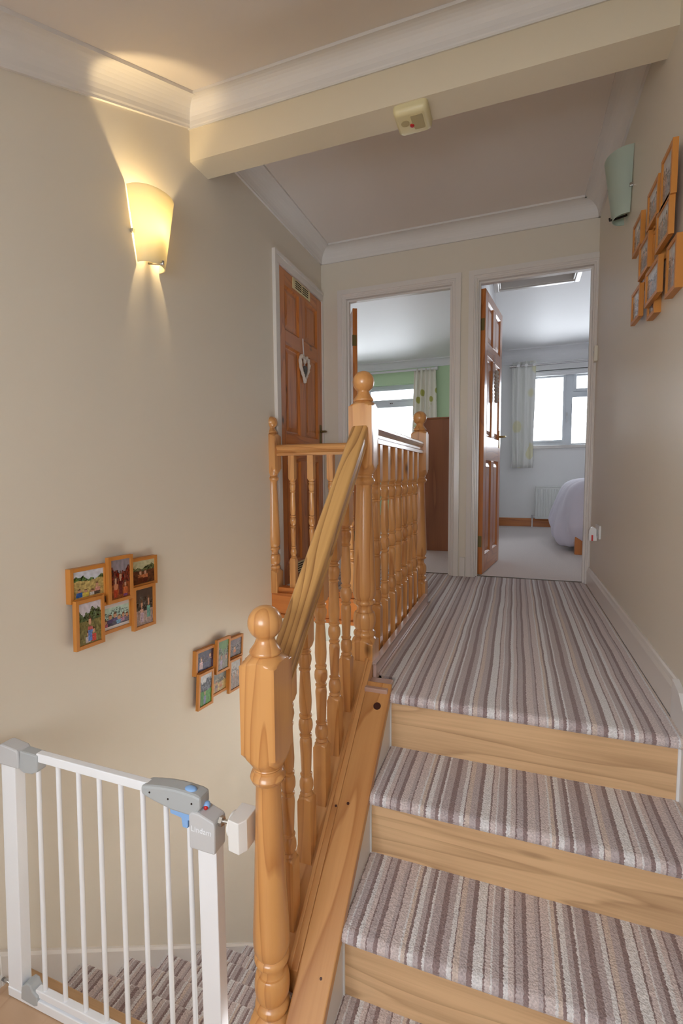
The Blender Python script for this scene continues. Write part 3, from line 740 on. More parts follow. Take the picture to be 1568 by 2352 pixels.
# ------------------------------------------------------------------ collage photo frames
random.seed(11)
def lerp(a, b, t): return tuple(x + (y - x) * t for x, y in zip(a, b))
def scene_paint(kind):
    """returns f(u,v)->rgb: a small family snapshot (flat print)"""
    rnd = random.Random(kind * 7 + 3)
    figs = []
    sky = (.55, .58, .66); mid = (.07, .12, .04); grd = (.42, .32, .12); hor = .62; hill = .72
    if kind == 0: figs = [(.2, .35, (.03, .12, .40), (.10, .02, .02)), (.4, .30, (.62, .50, .10), (.62, .50, .10)), (.62, .26, (.6, .6, .6), (.5, .45, .35)), (.78, .5, (.6, .3, .25), (.1, .07, .05))]
    if kind == 1: sky = (.25, .22, .25); mid = (.12, .02, .01); grd = (.22, .06, .02); hor = .35; figs = [(.25, .6, (.5, .2, .1), (.35, .05, .02)), (.75, .45, (.45, .12, .04), (.15, .05, .15)), (.5, .7, (.08, .01, .01), (.1, .02, .02))]
    if kind == 2: sky = (.45, .44, .28); mid = (.09, .10, .04); grd = (.10, .035, .015); hor = .55; figs = [(.4, .62, (.35, .12, .05), (.12, .03, .01)), (.6, .6, (.45, .15, .06), (.1, .02, .01))]
    if kind == 3: sky = (.55, .52, .58); mid = (.08, .11, .05); grd = (.18, .16, .06); hor = .55; hill = .78; figs = [(.4, .33, (.45, .40, .40), (.08, .12, .30)), (.66, .38, (.55, .07, .05), (.05, .12, .40)), (.5, .68, (.4, .1, .1), (.1, .2, .5))]
    if kind == 4: sky = (.45, .62, .55); mid = (.30, .42, .38); grd = (.10, .08, .12); hor = .35; figs = [(.12, .4, (.4, .12, .18), (.1, .05, .1)), (.3, .6, (.08, .06, .15), (.05, .05, .08)), (.47, .65, (.12, .10, .22), (.1, .1, .15)), (.62, .5, (.15, .35, .55), (.1, .1, .2)), (.78, .55, (.45, .25, .35), (.1, .1, .12)), (.92, .5, (.15, .15, .2), (.05, .05, .08))]
    if kind == 5: sky = (.07, .05, .04); mid = (.06, .05, .04); grd = (.30, .22, .2); hor = .4; figs = [(.35, .72, (.45, .26, .2), (.4, .3, .35)), (.75, .8, (.15, .35, .28), (.12, .28, .24))]
    if kind == 6: sky = (.04, .03, .06); mid = (.05, .03, .06); grd = (.06, .05, .12); hor = .4; figs = [(.25, .75, (.55, .35, .38), (.5, .35, .38)), (.8, .85, (.4, .25, .28), (.05, .05, .1))]
    if kind == 7: sky = (.10, .22, .06); mid = (.12, .16, .10); grd = (.20, .18, .16); hor = .5; figs = [(.35, .55, (.35, .28, .42), (.30, .26, .3)), (.8, .5, (.2, .22, .18), (.2, .2, .16))]
    if kind == 8: sky = (.16, .12, .14); mid = (.14, .11, .12); grd = (.10, .08, .08); hor = .3; figs = [(.5, .6, (.50, .16, .06), (.2, .1, .1))]
    if kind == 9: sky = (.50, .52, .55); mid = (.10, .11, .14); grd = (.06, .22, .03); hor = .45; hill = .8; figs = [(.45, .5, (.22, .24, .35), (.18, .20, .30))]
    if kind == 10: sky = (.16, .17, .16); mid = (.2, .18, .14); grd = (.45, .33, .14); hor = .5; figs = [(.35, .6, (.18, .12, .12), (.3, .2, .15)), (.65, .55, (.45, .18, .08), (.4, .3, .15))]
    if kind >= 11:
        sky = (.40 + rnd.random() * .15,) * 3; mid = (.30, .28, .27); grd = (.26, .22, .20); hor = .4 + .2 * rnd.random()
        figs = [(rnd.uniform(.2, .8), rnd.uniform(.5, .8), (.28, .2, .18), (.24, .18, .16)) for _ in range(2)]
    skin = (.50, .28, .18)
    from mathutils import noise as NZ
    def f(u, v):
        n1 = NZ.noise((u * 9, v * 9, kind)); n2 = NZ.noise((u * 24, v * 24, kind + 5.5))
        c = tuple(x * (1 + .25 * n1) for x in sky)
        hl = hill + .07 * math.sin(u * 7 + kind) + .03 * math.sin(u * 23)
        if v < hl + .05 * n1: c = tuple(max(0, x * (1 + 1.6 * n2) + .04 * n1) for x in mid)
        if v < hor + .02 * math.sin(u * 9): c = tuple(max(0, x * (1 + .5 * n2 + .5 * n1)) for x in grd)
        for fx, ft, top, bot in figs:
            hh = ft * .16 + .02; cy = ft - hh
            wb = .085
            dd = abs(u - fx)
            if v < ft - 2 * hh and v > max(.03, ft - .62):
                ww = wb * (1.15 - .3 * abs((v - ft + .35)))
                if dd < ww + .02 * n2: c = tuple(x * (1 + .5 * n2) for x in (top if v > ft - .36 else bot))
            if (u - fx) ** 2 / .0030 + (v - cy) ** 2 / (hh * hh) < 1: c = skin if v < cy + hh * .3 else (.12, .06, .03)
        if kind == 4 and (v < .12 or v > .86): c = (.62, .60, .60)
        return c
    return f
M_print = bpy.data.materials.new('photo_print'); M_print.use_nodes = True
_p = M_print.node_tree.nodes['Principled BSDF']; _a = M_print.node_tree.nodes.new('ShaderNodeVertexColor'); _a.layer_name = 'print'
M_print.node_tree.links.new(_a.outputs[0], _p.inputs['Base Color']); _p.inputs['Roughness'].default_value = .18
_p.inputs['Specular IOR Level'].default_value = .5

def collage(name, label, X, side, y0, z0, frames, tilt=0, depth=.016, bw=.013):
    """frames: (s0,s1,t0,t1,layer,kind). X: wall plane; side +1 sticks out to +X"""
    t = thing(name, label, 'photo frame', (X, y0, z0), rot=(tilt, 0, 0))
    for s0, s1, t0, t1, layer, kd in frames:
        x0 = side * (.006 + (.014 if layer else 0)); x1 = x0 + side * depth
        if not layer: x0 = 0
        bm = B((x0, x1, s0, s0 + bw, t0, t1), (x0, x1, s1 - bw, s1, t0, t1), (x0, x1, s0 + bw, s1 - bw, t0, t0 + bw), (x0, x1, s0 + bw, s1 - bw, t1 - bw, t1))
        bx(bm, x0, x0 + side * .003, s0 + bw, s1 - bw, t0 + bw, t1 - bw)
        fo = obj('frame', bm, M_frame, t, local=True, bevel=.0008)
        # the print
        nx, ny = 34, 34
        bm = bmesh.new(); xs = x1 - side * .005
        g = [[bm.verts.new((xs, s0 + bw + (s1 - s0 - 2 * bw) * i / nx, t0 + bw + (t1 - t0 - 2 * bw) * j / ny)) for j in range(ny + 1)] for i in range(nx + 1)]
        uvs = {}
        for i in range(nx):
            for j in range(ny):
                fc = bm.faces.new((g[i][j], g[i + 1][j], g[i + 1][j + 1], g[i][j + 1]))
        lay = bm.loops.layers.float_color.new('print')
        fn = scene_paint(kd)
        k = 0
        for fc in bm.faces:
            i, j = divmod(k, ny); k += 1
            u = (i + .5) / nx; v = (j + .5) / ny
            col = fn(u if side > 0 else 1 - u, v)
            for lp in fc.loops: lp[lay] = (*col, 1)
        obj('photograph', bm, M_print, fo, local=True)
    return t
FR = [(.0, .152, .160, .278, 0, 0), (.145, .262, .128, .298, 1, 1), (.255, .408, .158, .275, 0, 2), (.006, .124, .0, .170, 1, 3), (.115, .268, .018, .137, 0, 4), (.262, .380, -.004, .166, 1, 5)]
collage('collage_frame', 'six-photo wooden collage frame on the left wall, the larger one nearer the safety gate', XL, 1, 1.142, .136, FR, tilt=-math.radians(1.6))
FR2 = [(a, b, c, d_, l, {0: 6, 1: 7, 2: 8, 3: 9, 4: 10, 5: 12}[k]) for a, b, c, d_, l, k in FR]
collage('collage_frame', 'six-photo wooden collage frame low on the left wall, partly behind the nearest newel post', XL, 1, 1.765, -.372, FR2, tilt=-math.radians(5.5))
FR3 = [(.03, .155, .300, .460, 1, 13), (.185, .325, .318, .445, 1, 14), (.275, .37, .31, .43, 0, 15), (.41, .548, .318, .440, 1, 16), (.285, .428, .185, .310, 1, 17), (.04, .192, .186, .312, 1, 18),
       (.19, .29, .17, .30, 0, 22), (.005, .11, .012, .172, 0, 19), (.14, .308, .048, .168, 1, 20), (.375, .475, .165, .30, 0, 23), (.392, .528, .048, .170, 1, 24), (.235, .335, .010, .12, 0, 25)]
collage('collage_frame', 'large stepped collage of wooden photo frames high on the right wall', XR, -1, 1.728, 1.262, FR3)

# ------------------------------------------------------------------ wall lights
def shade_mat(name, col, rough=.5, mixf=.55, em=0):
    M = bpy.data.materials.new(name); M.use_nodes = True; t = M.node_tree; t.nodes.clear()
    o = t.nodes.new('ShaderNodeOutputMaterial'); a = t.nodes.new('ShaderNodeBsdfTranslucent'); b = t.nodes.new('ShaderNodeBsdfPrincipled'); m = t.nodes.new('ShaderNodeMixShader')
    a.inputs[0].default_value = (*col, 1); b.inputs['Base Color'].default_value = (*col, 1); b.inputs['Roughness'].default_value = .3
    m.inputs[0].default_value = mixf; t.links.new(b.outputs[0], m.inputs[1]); t.links.new(a.outputs[0], m.inputs[2]); t.links.new(m.outputs[0], o.inputs[0])
    return M
def sconce(label, X, side, yc, zc, lit):
    t = thing('wall_light', label, 'wall light', (X, yc, zc))
    bm = bmesh.new(); seg = 28; rows = 10
    def P(i, j, off):
        a = PI * i / seg; v = j / rows
        hw = .062 + (.104 - .062) * v - off; dp = .060 + (.098 - .060) * v - off
        return (side * (.004 + dp * math.sin(a) ** .85), -hw * math.cos(a), -.105 + .265 * v)
    O = [[bm.verts.new(P(i, j, 0)) for i in range(seg + 1)] for j in range(rows + 1)]
    I = [[bm.verts.new(P(i, j, .004)) for i in range(seg + 1)] for j in range(rows + 1)]
    for j in range(rows):
        for i in range(seg):
            bm.faces.new((O[j][i], O[j][i + 1], O[j + 1][i + 1], O[j + 1][i])); bm.faces.new((I[j][i + 1], I[j][i], I[j + 1][i], I[j + 1][i + 1]))
    for i in range(seg):
        bm.faces.new((O[0][i + 1], O[0][i], I[0][i], I[0][i + 1])); bm.faces.new((O[rows][i], O[rows][i + 1], I[rows][i + 1], I[rows][i]))
    for j in range(rows):
        bm.faces.new((O[j][0], O[j + 1][0], I[j + 1][0], I[j][0])); bm.faces.new((O[j + 1][seg], O[j][seg], I[j][seg], I[j + 1][seg]))
    obj('glass_shade', bm, shade_mat('lit_frosted_glass', (.70, .66, .52), mixf=.50) if lit else shade_mat('frosted_green_glass', (.64, .72, .64), mixf=.5), t, local=True, smooth=True, auto=50)
    bm = bmesh.new(); bx(bm, 0, side * .012, -.035, .035, -.05, .05)
    obj('back_plate', bm, M_white, t, local=True, bevel=.003)
    bm = bmesh.new(); tube(bm, [(side * .012, 0, -.04), (side * .045, 0, -.04), (side * .055, 0, .008)], .011)
    obj('lamp_holder', bm, M_white, t, local=True, smooth=True, auto=40)
    for yy in (-.084, .084):
        obj('clip', B((0, side * .014, yy - .008, yy + .006, -.008, .006)), M_steel, t, local=True, bevel=.002)
    bm = bmesh.new(); tube(bm, [(side * .004, .0, -.088), (side * .050, .0, -.098), (side * .074, .0, -.100), (side * .074, 0, -.090)], .005, seg=8)
    obj('clip', bm, M_steel if lit else M_dark_slot, t, local=True, smooth=True)
    bm = bmesh.new(); ball(bm, (side * .058, 0, .03), 1, 16, (.013, .013, .020))
    bmat = mat('bulb_glass', (.9, .88, .8), .3)
    if lit:
        pb = bmat.node_tree.nodes['Principled BSDF']; pb.inputs['Emission Color'].default_value = (1, .74, .38, 1); pb.inputs['Emission Strength'].default_value = 1050
    obj('bulb', bm, bmat, t, local=True, smooth=True)
sconce('lit frosted glass wall light glowing yellow on the left wall', XL, 1, 1.592, 1.660, True)
sconce('unlit pale green glass wall light high on the right wall beyond the photo frames', XR, -1, 2.585, 1.985, False)

# ------------------------------------------------------------------ smoke detector on the beam
t = thing('smoke_detector', 'cream square smoke alarm with red button under the ceiling beam', 'smoke detector', (-.405, 1.958, 2.129))
bm = bmesh.new()
def rsq(h, r, z, n=6):
    out = []
    for cx, cy, a0 in ((h - r, h - r, 0), (-h + r, h - r, PI / 2), (-h + r, -h + r, PI), (h - r, -h + r, 3 * PI / 2)):
        for i in range(n + 1):
            a = a0 + i / n * PI / 2; out.append((cx + r * math.cos(a), cy + r * math.sin(a), z))
    return out
rg = [[bm.verts.new(p) for p in rsq(h, r, z)] for h, r, z in ((.067, .018, 0), (.067, .018, -.014), (.064, .017, -.026), (.056, .014, -.033), (.050, .012, -.035))]
for A, D in zip(rg, rg[1:]):
    for i in range(len(A)): bm.faces.new((A[i], A[(i + 1) % len(A)], D[(i + 1) % len(A)], D[i]))
bm.faces.new(rg[0]); bm.faces.new(rg[-1])
obj('casing', bm, M_cream, t, local=True, smooth=True, auto=40)
bm = bmesh.new(); prism(bm, [(-.002, -.044), (.040, -.044), (.044, -.040), (.044, .028), (.040, .032), (.004, .032), (-.002, .0)], -.0368, -.034, 'z')
obj('grille_panel', bm, M_creamd, t, local=True)
bm = bmesh.new(); lathe(bm, [(.016, -.037), (.016, -.034)], -.028, -.012, 20)
obj('sounder', bm, M_creamd, t, local=True)
bm = bmesh.new(); lathe(bm, [(.004, -.041), (.0075, -.040), (.009, -.034)], -.004, .006, 18)
obj('test_button', bm, M_red, t, local=True)

# ------------------------------------------------------------------ safety gate
G = .862
t = thing('safety_gate', 'white metal child safety gate across the top of the lower stairs', 'safety gate', (-.96, G, LOW))
def lean(x, z): return x - .032 * max(0, min(1, (-.66 - x) / .65)) * (-.04 - z) / .72
def lbox(x0, x1, y0, y1, z0, z1):
    bm = bmesh.new(); v = bx(bm, x0, x1, y0, y1, z0, z1)
    for q in v: q.co.x = lean(q.co.x, q.co.z)
    return bm
obj('frame_post', lbox(-1.312, -1.259, G - .012, G + .018, LOW + .002, -.045), M_gate, t, bevel=.002)
obj('frame_post', B((-.669, -.619, G - .012, G + .018, LOW + .002, -.085)), M_gate, t, bevel=.002)
bm = bmesh.new(); bx(bm, -1.343, -.619, G - .014, G + .016, LOW + .002, LOW + .030)
obj('bottom_bar', bm, M_gate, t, bevel=.002)
obj('gate_bottom_rail', B((-1.236, -.69, G - .010, G + .008, LOW + .034, LOW + .056)), M_gate, t, bevel=.002)
obj('gate_top_rail', B((-1.18, -.80, G - .009, G + .009, -.034, -.010)), M_gate, t, bevel=.002)
for xb, zt in ((-1.185, -.045), (-1.112, -.03), (-1.041, -.03), (-.972, -.03), (-.902, -.03), (-.834, -.03), (-.765, -.045), (-.699, -.075)):
    bm = bmesh.new(); tube(bm, [(lean(xb, zt) + .0, G, zt), (lean(xb, LOW + .05), G, LOW + .05)], .0062, seg=12)
    obj('bar', bm, M_gate, t, smooth=True, auto=60)
# hinge caps
bm = bmesh.new(); prism(bm, [(-1.318, -.062), (-1.238, -.062), (-1.238, -.016), (-1.246, -.010), (-1.300, -.004), (-1.312, -.008), (-1.318, -.020)], G - .018, G + .022, 'y')
obj('post_cap', bm, M_grey2, t, bevel=.004)
bm = bmesh.new(); prism(bm, [(-1.242, -.066), (-1.225, -.073), (-1.195, -.070), (-1.175, -.060), (-1.172, -.014), (-1.236, -.012)], G - .013, G + .016, 'y')
obj('hinge_cap', bm, M_grey, t, bevel=.004)
bm = bmesh.new(); prism(bm, [(-1.289, -.755), (-1.284, -.715), (-1.262, -.697), (-1.248, -.698), (-1.240, -.715), (-1.222, -.725), (-1.225, -.752), (-1.236, -.758)], G - .016, G + .014, 'y')
obj('bottom_hinge', bm, M_grey, t, bevel=.003)
# latch housing: tapering grey handle
bm = bmesh.new()
top = [(-.822, -.012), (-.79, -.006), (-.76, -.0015), (-.729, .001), (-.70, .001), (-.67, -.001), (-.654, -.005)]
bot = [(-.654, -.030), (-.668, -.052), (-.690, -.054), (-.735, -.053), (-.765, -.047), (-.79, -.042), (-.822, -.033)]
prism(bm, top + bot, G - .019, G + .020, 'y')
obj('latch_handle', bm, M_grey, t, bevel=.006)
bm = bmesh.new(); prism(bm, [(-.740, -.050), (-.740, -.062), (-.709, -.066), (-.706, -.088), (-.692, -.088), (-.690, -.068), (-.676, -.068), (-.676, -.050)], G - .0165, G + .012, 'y')
obj('slide_catch', bm, M_blue, t, bevel=.002)
bm = bmesh.new(); ball(bm, (-.690, G - .002, -.0005), 1, 16, (.016, .011, .0065))
obj('release_button', bm, M_blue, t, smooth=True)
bm = bmesh.new(); ball(bm, (-.652, G + .004, -.034), .009, 12)
obj('lock_indicator', bm, M_blue, t, smooth=True)
bm = bmesh.new(); ball(bm, (-.650, G - .002, -.036), .0055, 10)
obj('lock_dot', bm, M_red, t, smooth=True)
bm = bmesh.new()
for x, z in ((-.795, -.022), (-.742, -.026), (-.676, -.022)):
    bmesh.ops.create_cone(bm, cap_ends=True, segments=10, radius1=.0022, radius2=.0022, depth=.002, matrix=Matrix.Translation((x, G - .0192, z)) @ Matrix.Rotation(PI / 2, 4, 'X'))
o = obj('screw_heads', bm, M_dark_slot, t); o['kind'] = 'stuff'
bm = bmesh.new(); prism(bm, [(-.684, -.128), (-.684, -.048), (-.676, -.040), (-.655, -.040), (-.618, -.052), (-.614, -.058), (-.616, -.128)], G - .022, G + .022, 'y')
hous = obj('latch_housing', bm, M_grey2, t, bevel=.004)
# embossed maker's lettering on the housing
cu = bpy.data.curves.new('lettering', 'FONT'); cu.body = 'Lindam'; cu.size = .019; cu.extrude = .0006; cu.align_x = 'CENTER'
to = bpy.data.objects.new('tmp', cu); C.objects.link(to)
dg = bpy.context.evaluated_depsgraph_get(); dg.update()
me = bpy.data.meshes.new_from_object(to.evaluated_get(dg)); bpy.data.objects.remove(to)
lt = bpy.data.objects.new('lettering', me); me.materials.clear(); me.materials.append(M_gate); lt.parent = hous; C.objects.link(lt)
lt.location = (-.650 + .96, -.0222, -.084 - LOW); lt.rotation_euler = (PI / 2, 0, 0)
# spindle and wall pad pressed on the newel
bm = bmesh.new(); tube(bm, [(-.616, G, -.060), (-.578, G + .004, -.060)], .0045, seg=12)
obj('spindle', bm, M_steel, t, smooth=True, auto=50)
bm = bmesh.new(); tube(bm, [(-.614, G, -.060), (-.606, G, -.060)], .011, seg=6)
obj('spindle_nut', bm, M_steel, t)
bm = bmesh.new(); tube(bm, [(-.584, G + .004, -.060), (-.576, G + .004, -.060)], .026, seg=24)
obj('pad_disc', bm, M_white, t, smooth=True, auto=40)
bm = bmesh.new(); prism(bm, [(-.577, G - .026), (-.548, G - .030), (-.537, G - .012), (-.537, G + .034), (-.577, G + .034)], -.102, -.030, 'z')
obj('newel_pad', bm, M_white, t, bevel=.002)
# lower left wall fitting
bm = bmesh.new(); tube(bm, [(-1.346, G, LOW + .022), (-1.385, G, LOW + .022)], .005, seg=10)
obj('spindle', bm, M_steel, t, smooth=True)
bm = bmesh.new(); tube(bm, [(-1.400, G, LOW + .022), (-1.384, G, LOW + .022)], .016, seg=16)
obj('wall_pad', bm, M_white, t, smooth=True, auto=40)

# gate fittings left on the right side doorway
t = thing('gate_catch', 'white safety gate wall catch with a red tab low on the right wall', 'catch', (XR, 3.12, .36))
bm = bmesh.new(); prism(bm, [(.410, .325), (.452, .325), (.452, .385), (.446, .399), (.431, .407), (.416, .399), (.410, .385)], 3.095, 3.13, 'y')
obj('catch_body', bm, M_white, t, bevel=.003)
obj('red_tab', B((.423, .432, 3.0915, 3.096, .326, .360)), M_red, t)
obj('wall_plate', B((.449, XR, 3.01, 3.14, .345, .422)), M_white, t, bevel=.003)
obj('slot', B((.4475, .4495, 3.04, 3.085, .358, .396)), M_grey, t)
t = thing('gate_bracket', 'small cream gate bracket halfway up the right doorway frame', 'bracket', (XR, 3.38, 1.46))
obj('bracket', B((XR - .020, XR, 3.345, 3.40, 1.41, 1.505)), mat('cream_bracket', (.72, .68, .58), .4), t, bevel=.003)
obj('bracket_screw', B((XR - .0215, XR - .019, 3.365, 3.375, 1.465, 1.475)), M_grey, t)

# end of a wooden handrail on the left wall, just inside the picture
t = thing('wall_handrail', 'tip of a wooden wall handrail at the far left edge above the gate', 'handrail', (XL + .05, .5, .0))
bm = bmesh.new(); tube(bm, [(XL + .045, .872, -.03), (XL + .045, .865, -.03), (XL + .045, .2, -.03)], [.012, .020, .020], seg=16)
obj('rail', bm, M_rail, t, smooth=True, auto=60)
for yy in (.35, .78):
    bm = bmesh.new(); tube(bm, [(XL, yy, -.08), (XL + .03, yy, -.075), (XL + .045, yy, -.04)], .006, seg=8)
    obj('rail_bracket', bm, M_brass, t, smooth=True)

# ------------------------------------------------------------------ windows
def win_frame(name, W, y, bays):
    """bays: (x0,x1,z0,z1,frame) glazed openings cut in a flat frame"""
    t = bpy.data.objects.new(name, None); C.objects.link(t); t['kind'] = 'structure'; t.location = (W[0], y, W[2])
    x0, x1, z0, z1 = W
    xs = sorted({x0, x1, *[v for b in bays for v in b[:2]]}); zs = sorted({z0, z1, *[v for b in bays for v in b[2:4]]})
    bm = bmesh.new()
    for a, b in zip(xs, xs[1:]):
        for c, d_ in zip(zs, zs[1:]):
            mx, mz = (a + b) / 2, (c + d_) / 2
            if not any(q[0] < mx < q[1] and q[2] < mz < q[3] for q in bays): bx(bm, a, b, y, y + .06, c, d_)
    bmesh.ops.remove_doubles(bm, verts=bm.verts, dist=1e-5)
    obj('frame', bm, M_upvc, t)
    for a, b, c, d_, s in bays:
        bm = B((a - s, a, y - .016, y, c - s, d_ + s), (b, b + s, y - .016, y, c - s, d_ + s), (a, b, y - .016, y, c - s, c), (a, b, y - .016, y, d_, d_ + s))
        o = obj('sash', bm, M_upvc, t, bevel=.004)
        obj('pane', B((a, b, y + .02, y + .024, c, d_)), M_glass, o)
    return t
Yg = YB + .09
w2 = win_frame('window_2', (WR[0], WR[1], 1.10, WR[3]), Yg, [(.212, .575, 1.175, 2.005, .028), (.690, 1.03, 1.125, 1.73, .010), (.735, 1.03, 1.845, 2.005, .04), (1.15, 1.50, 1.175, 2.005, .028)])
hd = obj('window_handle', B((.618, .634, Yg - .034, Yg - .016, 1.49, 1.53), (.622, .630, Yg - .042, Yg - .030, 1.40, 1.52)), M_steel, w2, bevel=.002)
w1 = win_frame('window_1', (WLf[0], WLf[1], 1.10, WLf[3]), Yg, [(-2.85, -2.16, 1.175, 1.735, .014), (-2.10, -1.425, 1.175, 1.735, .014), (-2.85, -2.16, 1.85, 1.985, .028), (-2.10, -1.425, 1.85, 1.985, .028)])
for xx in (-1.79, -1.765):
    obj('vent_stay', B((xx - .006, xx + .006, Yg - .026, Yg - .016, 1.785, 1.80)), M_dark_slot, w1)
struct('trim_21', B((WR[0] - .03, WR[1] + .03, YB - .03, Yg, 1.060, 1.100)), M_gloss, bevel=.004)
struct('trim_22', B((WLf[0] - .03, WLf[1] + .03, YB - .03, Yg, 1.060, 1.100)), M_gloss, bevel=.004)
# the window behind the camera
struct('window_3', B((-1.08, .14, -1.37, -1.33, .34, .38), (-1.08, .14, -1.37, -1.33, 1.32, 1.36), (-1.08, -1.04, -1.37, -1.33, .38, 1.32), (.10, .14, -1.37, -1.33, .38, 1.32), (-.49, -.45, -1.37, -1.33, .38, 1.32)), M_upvc)
# roller blind tube at the head of the right bedroom window
t = thing('roller_blind', 'rolled up white roller blind at the top of the right bedroom window', 'blind', (.85, YB + .035, 2.06))
bm = bmesh.new(); tube(bm, [(.175, YB + .035, 2.058), (1.54, YB + .035, 2.058)], .036, seg=20)
obj('roll', bm, M_bcove, t, smooth=True, auto=40)

# curtains
def curtain_mat(name, base, blot, sc_=5, th=.45):
    M = bpy.data.materials.new(name); M.use_nodes = True; t = M.node_tree; N = t.nodes; L = t.links; p = N['Principled BSDF']
    p.inputs['Roughness'].default_value = .85
    tc = N.new('ShaderNodeTexCoord'); mp = N.new('ShaderNodeMapping'); mp.inputs['Scale'].default_value = (1.3, .2, .8)
    L.new(tc.outputs['Object'], mp.inputs[0])
    v = N.new('ShaderNodeTexVoronoi'); v.inputs['Scale'].default_value = sc_; L.new(mp.outputs[0], v.inputs['Vector'])
    r = N.new('ShaderNodeMapRange'); r.inputs['From Min'].default_value = th; r.inputs['From Max'].default_value = th - .08; L.new(v.outputs['Distance'], r.inputs[0])
    s = N.new('ShaderNodeSeparateColor'); L.new(v.outputs['Color'], s.inputs[0])
    g = N.new('ShaderNodeMath'); g.operation = 'GREATER_THAN'; g.inputs[1].default_value = .45; L.new(s.outputs[0], g.inputs[0])
    m_ = N.new('ShaderNodeMath'); m_.operation = 'MULTIPLY'; L.new(r.outputs[0], m_.inputs[0]); L.new(g.outputs[0], m_.inputs[1])
    mx = N.new('ShaderNodeMix'); mx.data_type = 'RGBA'; mx.inputs[6].default_value = (*base, 1); mx.inputs[7].default_value = (*blot, 1)
    L.new(m_.outputs[0], mx.inputs[0]); L.new(mx.outputs[2], p.inputs['Base Color'])
    return M
def drape(x0, x1, y, z0, z1, folds, amp, flare=0):
    bm = bmesh.new(); nx = folds * 12; nz = 16; g = []
    for j in range(nz + 1):
        v = j / nz; row = []
        for i in range(nx + 1):
            u = i / nx
            x = x0 + (x1 - x0) * (u + flare * (1 - v) * (u - .5)) + .006 * math.sin(7 * v + u * 9) * (1 - v)
            row.append(bm.verts.new((x, y + amp * math.sin(2 * PI * folds * u + .4 * math.sin(3 * v)) * (.85 + .3 * math.sin(5 * u)), z0 + (z1 - z0) * v)))
        g.append(row)
    for j in range(nz):
        for i in range(nx): bm.faces.new((g[j][i], g[j][i + 1], g[j + 1][i + 1], g[j + 1][i]))
    return bm
def curtains(pole_label, cur_label, x0, x1, y, z0, z1, pole, zp, m, mp_, rp, folds, eyelets, flare=0):
    t = thing('curtain', cur_label, 'curtain', ((x0 + x1) / 2, y, z0))
    o = obj('drape', drape(x0, x1, y, z0, z1, folds, .028, flare), m, t, smooth=True)
    s = o.modifiers.new('thick', 'SOLIDIFY'); s.thickness = .004
    if eyelets:
        for k in range(folds):
            u = (k + .75) / folds
            bm = bmesh.new(); M_ = Matrix.Translation((x0 + (x1 - x0) * u, y - .030, zp)) @ Matrix.Rotation(PI / 2, 4, 'X')
            bmesh.ops.create_cone(bm, cap_ends=True, segments=16, radius1=.020, radius2=.020, depth=.004, matrix=M_)
            obj('eyelet', bm, M_steel, t)
    t = thing('curtain_pole', pole_label, 'curtain pole', ((pole[0] + pole[1]) / 2, y, zp))
    bm = bmesh.new(); tube(bm, [(pole[0], y, zp), (pole[1], y, zp)], rp, seg=12)
    obj('pole', bm, mp_, t, smooth=True, auto=50)
    for xx in (pole[0], pole[1]):
        bm = bmesh.new(); tube(bm, [(xx - .02, y, zp), (xx + .02, y, zp)], rp * 1.7, seg=14); obj('finial', bm, mp_, t, smooth=True, auto=50)
    for xx in (pole[0] + .05, pole[1] - .05):
        bm = bmesh.new(); tube(bm, [(xx, y, zp), (xx, YB, zp)], rp * .6, seg=8); obj('pole_bracket', bm, mp_, t)
curtains('metal curtain pole above the right bedroom window', 'white curtain with pale yellow leaves beside the right bedroom window', -.065, .228, YB - .08, .80, 2.215, (-.085, 1.8), 2.160,
         curtain_mat('curtain_leaves', (.84, .84, .80), (.80, .77, .55)), M_steel, .012, 3, True, -.1)
curtains('white curtain pole above the green bedroom window', 'cream curtain with olive green patches beside the green bedroom window', -1.40, -1.09, YB - .08, .75, 2.235, (-3.0, -1.085), 2.228,
         curtain_mat('curtain_olive', (.86, .83, .72), (.50, .50, .14), 8, .35), M_white, .016, 5, False, .28)

# radiator
t = thing('radiator', 'white panel radiator under the window of the right bedroom', 'radiator', (.6, YB - .08, .11))
bm = B((.262, .95, YB - .10, YB - .085, .125, .54), (.262, .95, YB - .055, YB - .04, .125, .54), (.258, .954, YB - .105, YB - .035, .540, .553), (.258, .264, YB - .105, YB - .035, .115, .553), (.948, .954, YB - .105, YB - .035, .115, .553), (.262, .95, YB - .104, YB - .085, .115, .135))
obj('panel', bm, M_radi, t, bevel=.003)
for i in range(20):
    x = .285 + .0333 * i
    bm = bmesh.new(); prism(bm, [(x, YB - .100), (x + .006, YB - .107), (x + .018, YB - .107), (x + .024, YB - .100)], .15, .515, 'z')
    obj('rib', bm, M_radi, t)
bm = bmesh.new(); tube(bm, [(.262, YB - .07, .14), (.235, YB - .07, .14), (.222, YB - .07, .13), (.222, YB - .07, 0)], .008, seg=10)
obj('pipe', bm, M_white, t, smooth=True, auto=50)
bm = bmesh.new(); tube(bm, [(.222, YB - .07, .115), (.222, YB - .07, .165)], .014, seg=12)
obj('valve', bm, M_steel, t, smooth=True, auto=50)
for xx in (.35, .86): obj('wall_bracket', B((xx, xx + .03, YB - .04, YB, .18, .50)), M_radi, t)

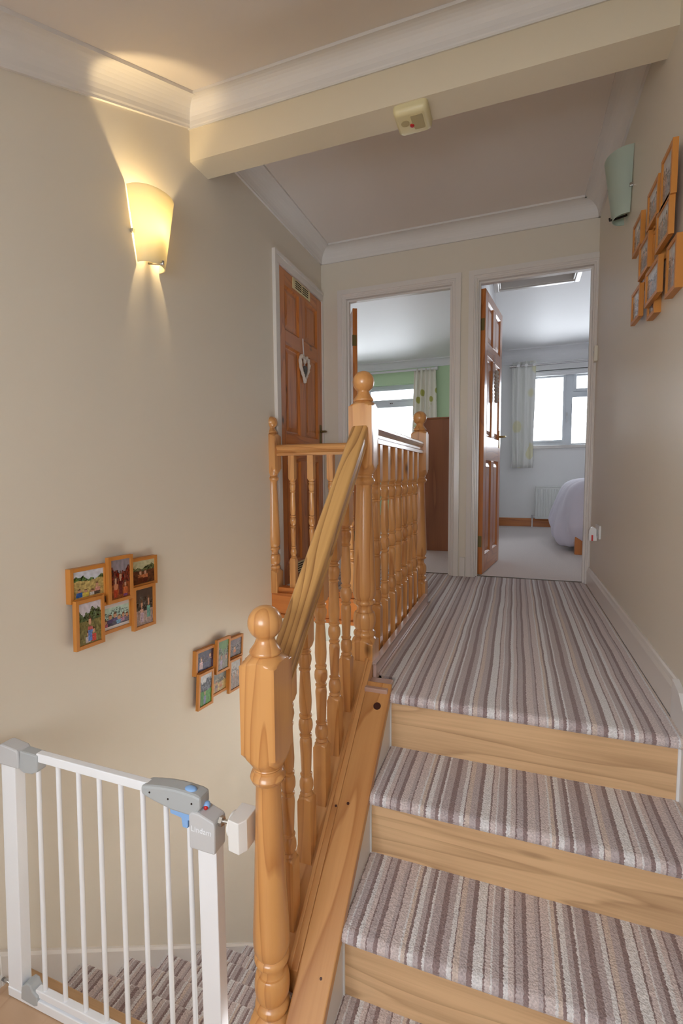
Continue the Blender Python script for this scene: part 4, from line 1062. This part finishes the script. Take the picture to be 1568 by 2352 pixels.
# bed and duvet
t = thing('bed', 'bed under the lilac duvet in the right bedroom showing a wooden leg', 'bed', (1.35, 5.3, 0))
obj('mattress', B((.56, 2.10, 4.70, 5.95, .34, .54)), M_mattress, t, bevel=.04)
obj('bed_base', B((.54, 2.12, 4.68, 5.97, .15, .34)), M_dark['x'], t, bevel=.01)
for xx in (.505, 2.04):
    for yy in (4.64, 5.90): obj('leg', B((xx, xx + .07, yy, yy + .07, 0, .17)) , M_dark['z'], t, bevel=.005)
bm = bmesh.new()
cx, cy, hx, hy = 1.30, 5.32, .90, .77
prof = [(.95, .66), (.5, .675), (.26, .672), (.16, .655), (.09, .615), (.05, .56), (.025, .48), (.01, .40), (0, .30), (-.005, .22), (.008, .14), (.028, .07), (.06, .035), (.10, .05)]
nn = 160; rings = []
for k, (ins, z) in enumerate(prof):
    ring = []
    wgt = max(0, min(1, (.62 - z) / .4))
    for i in range(nn):
        a = 2 * PI * i / nn
        e = 5.0
        c, s = math.cos(a), math.sin(a)
        q = (abs(c) ** e + abs(s) ** e) ** (-1 / e)
        ax, ay = max(.02, hx - ins), max(.02, hy - min(ins, .7))
        x, y = ax * c * q, ay * s * q
        # hanging folds run down and slightly forward
        f = .026 * math.sin(i * .55 + z * 9) + .018 * math.sin(i * .97 + 1.3 - z * 7) + .008 * math.sin(i * 1.7 + z * 12) + .03 * (1 - ((z - .25) / .3) ** 2)
        n = Vector((x, y)).normalized()
        d_ = f * wgt
        zz = z + .02 * math.sin(i * .31 + 2) * wgt * (z < .3) + .008 * math.sin(i * .9 + k)
        ring.append(bm.verts.new((cx + x + n.x * d_, cy + y + n.y * d_, max(.022, zz))))
    rings.append(ring)
for A, D in zip(rings, rings[1:]):
    for i in range(nn): bm.faces.new((A[i], A[(i + 1) % nn], D[(i + 1) % nn], D[i]))
bm.faces.new(rings[0])
dv = obj('duvet', bm, M_duvet, None, loc=(1.42, 5.32, .0), smooth=True)
tag(dv, 'pale lilac duvet hanging in folds over the bed corner in the right bedroom', 'duvet')
s = dv.modifiers.new('thick', 'SOLIDIFY'); s.thickness = .012
dv.modifiers.new('sub', 'SUBSURF').render_levels = 1

# chest in the green bedroom
t = thing('chest_of_drawers', 'plain brown wooden chest seen through the left bedroom doorway behind the far newel', 'chest', (-.62, 4.85, 0))
obj('carcass', B((-.835, -.39, 4.50, 5.25, .0, 1.235)), M_chest, t, bevel=.003)
obj('top', B((-.845, -.388, 4.495, 5.26, 1.235, 1.250)), M_chest, t, bevel=.002)
for k in range(5): 
    dr = obj('drawer', B((-.853, -.836, 4.52, 5.23, .06 + k * .235, .285 + k * .235)), M_chest, t, bevel=.003)
    obj('knob', B((-.868, -.853, 4.86, 4.89, .16 + k * .235, .185 + k * .235)), M_dbrass, dr)
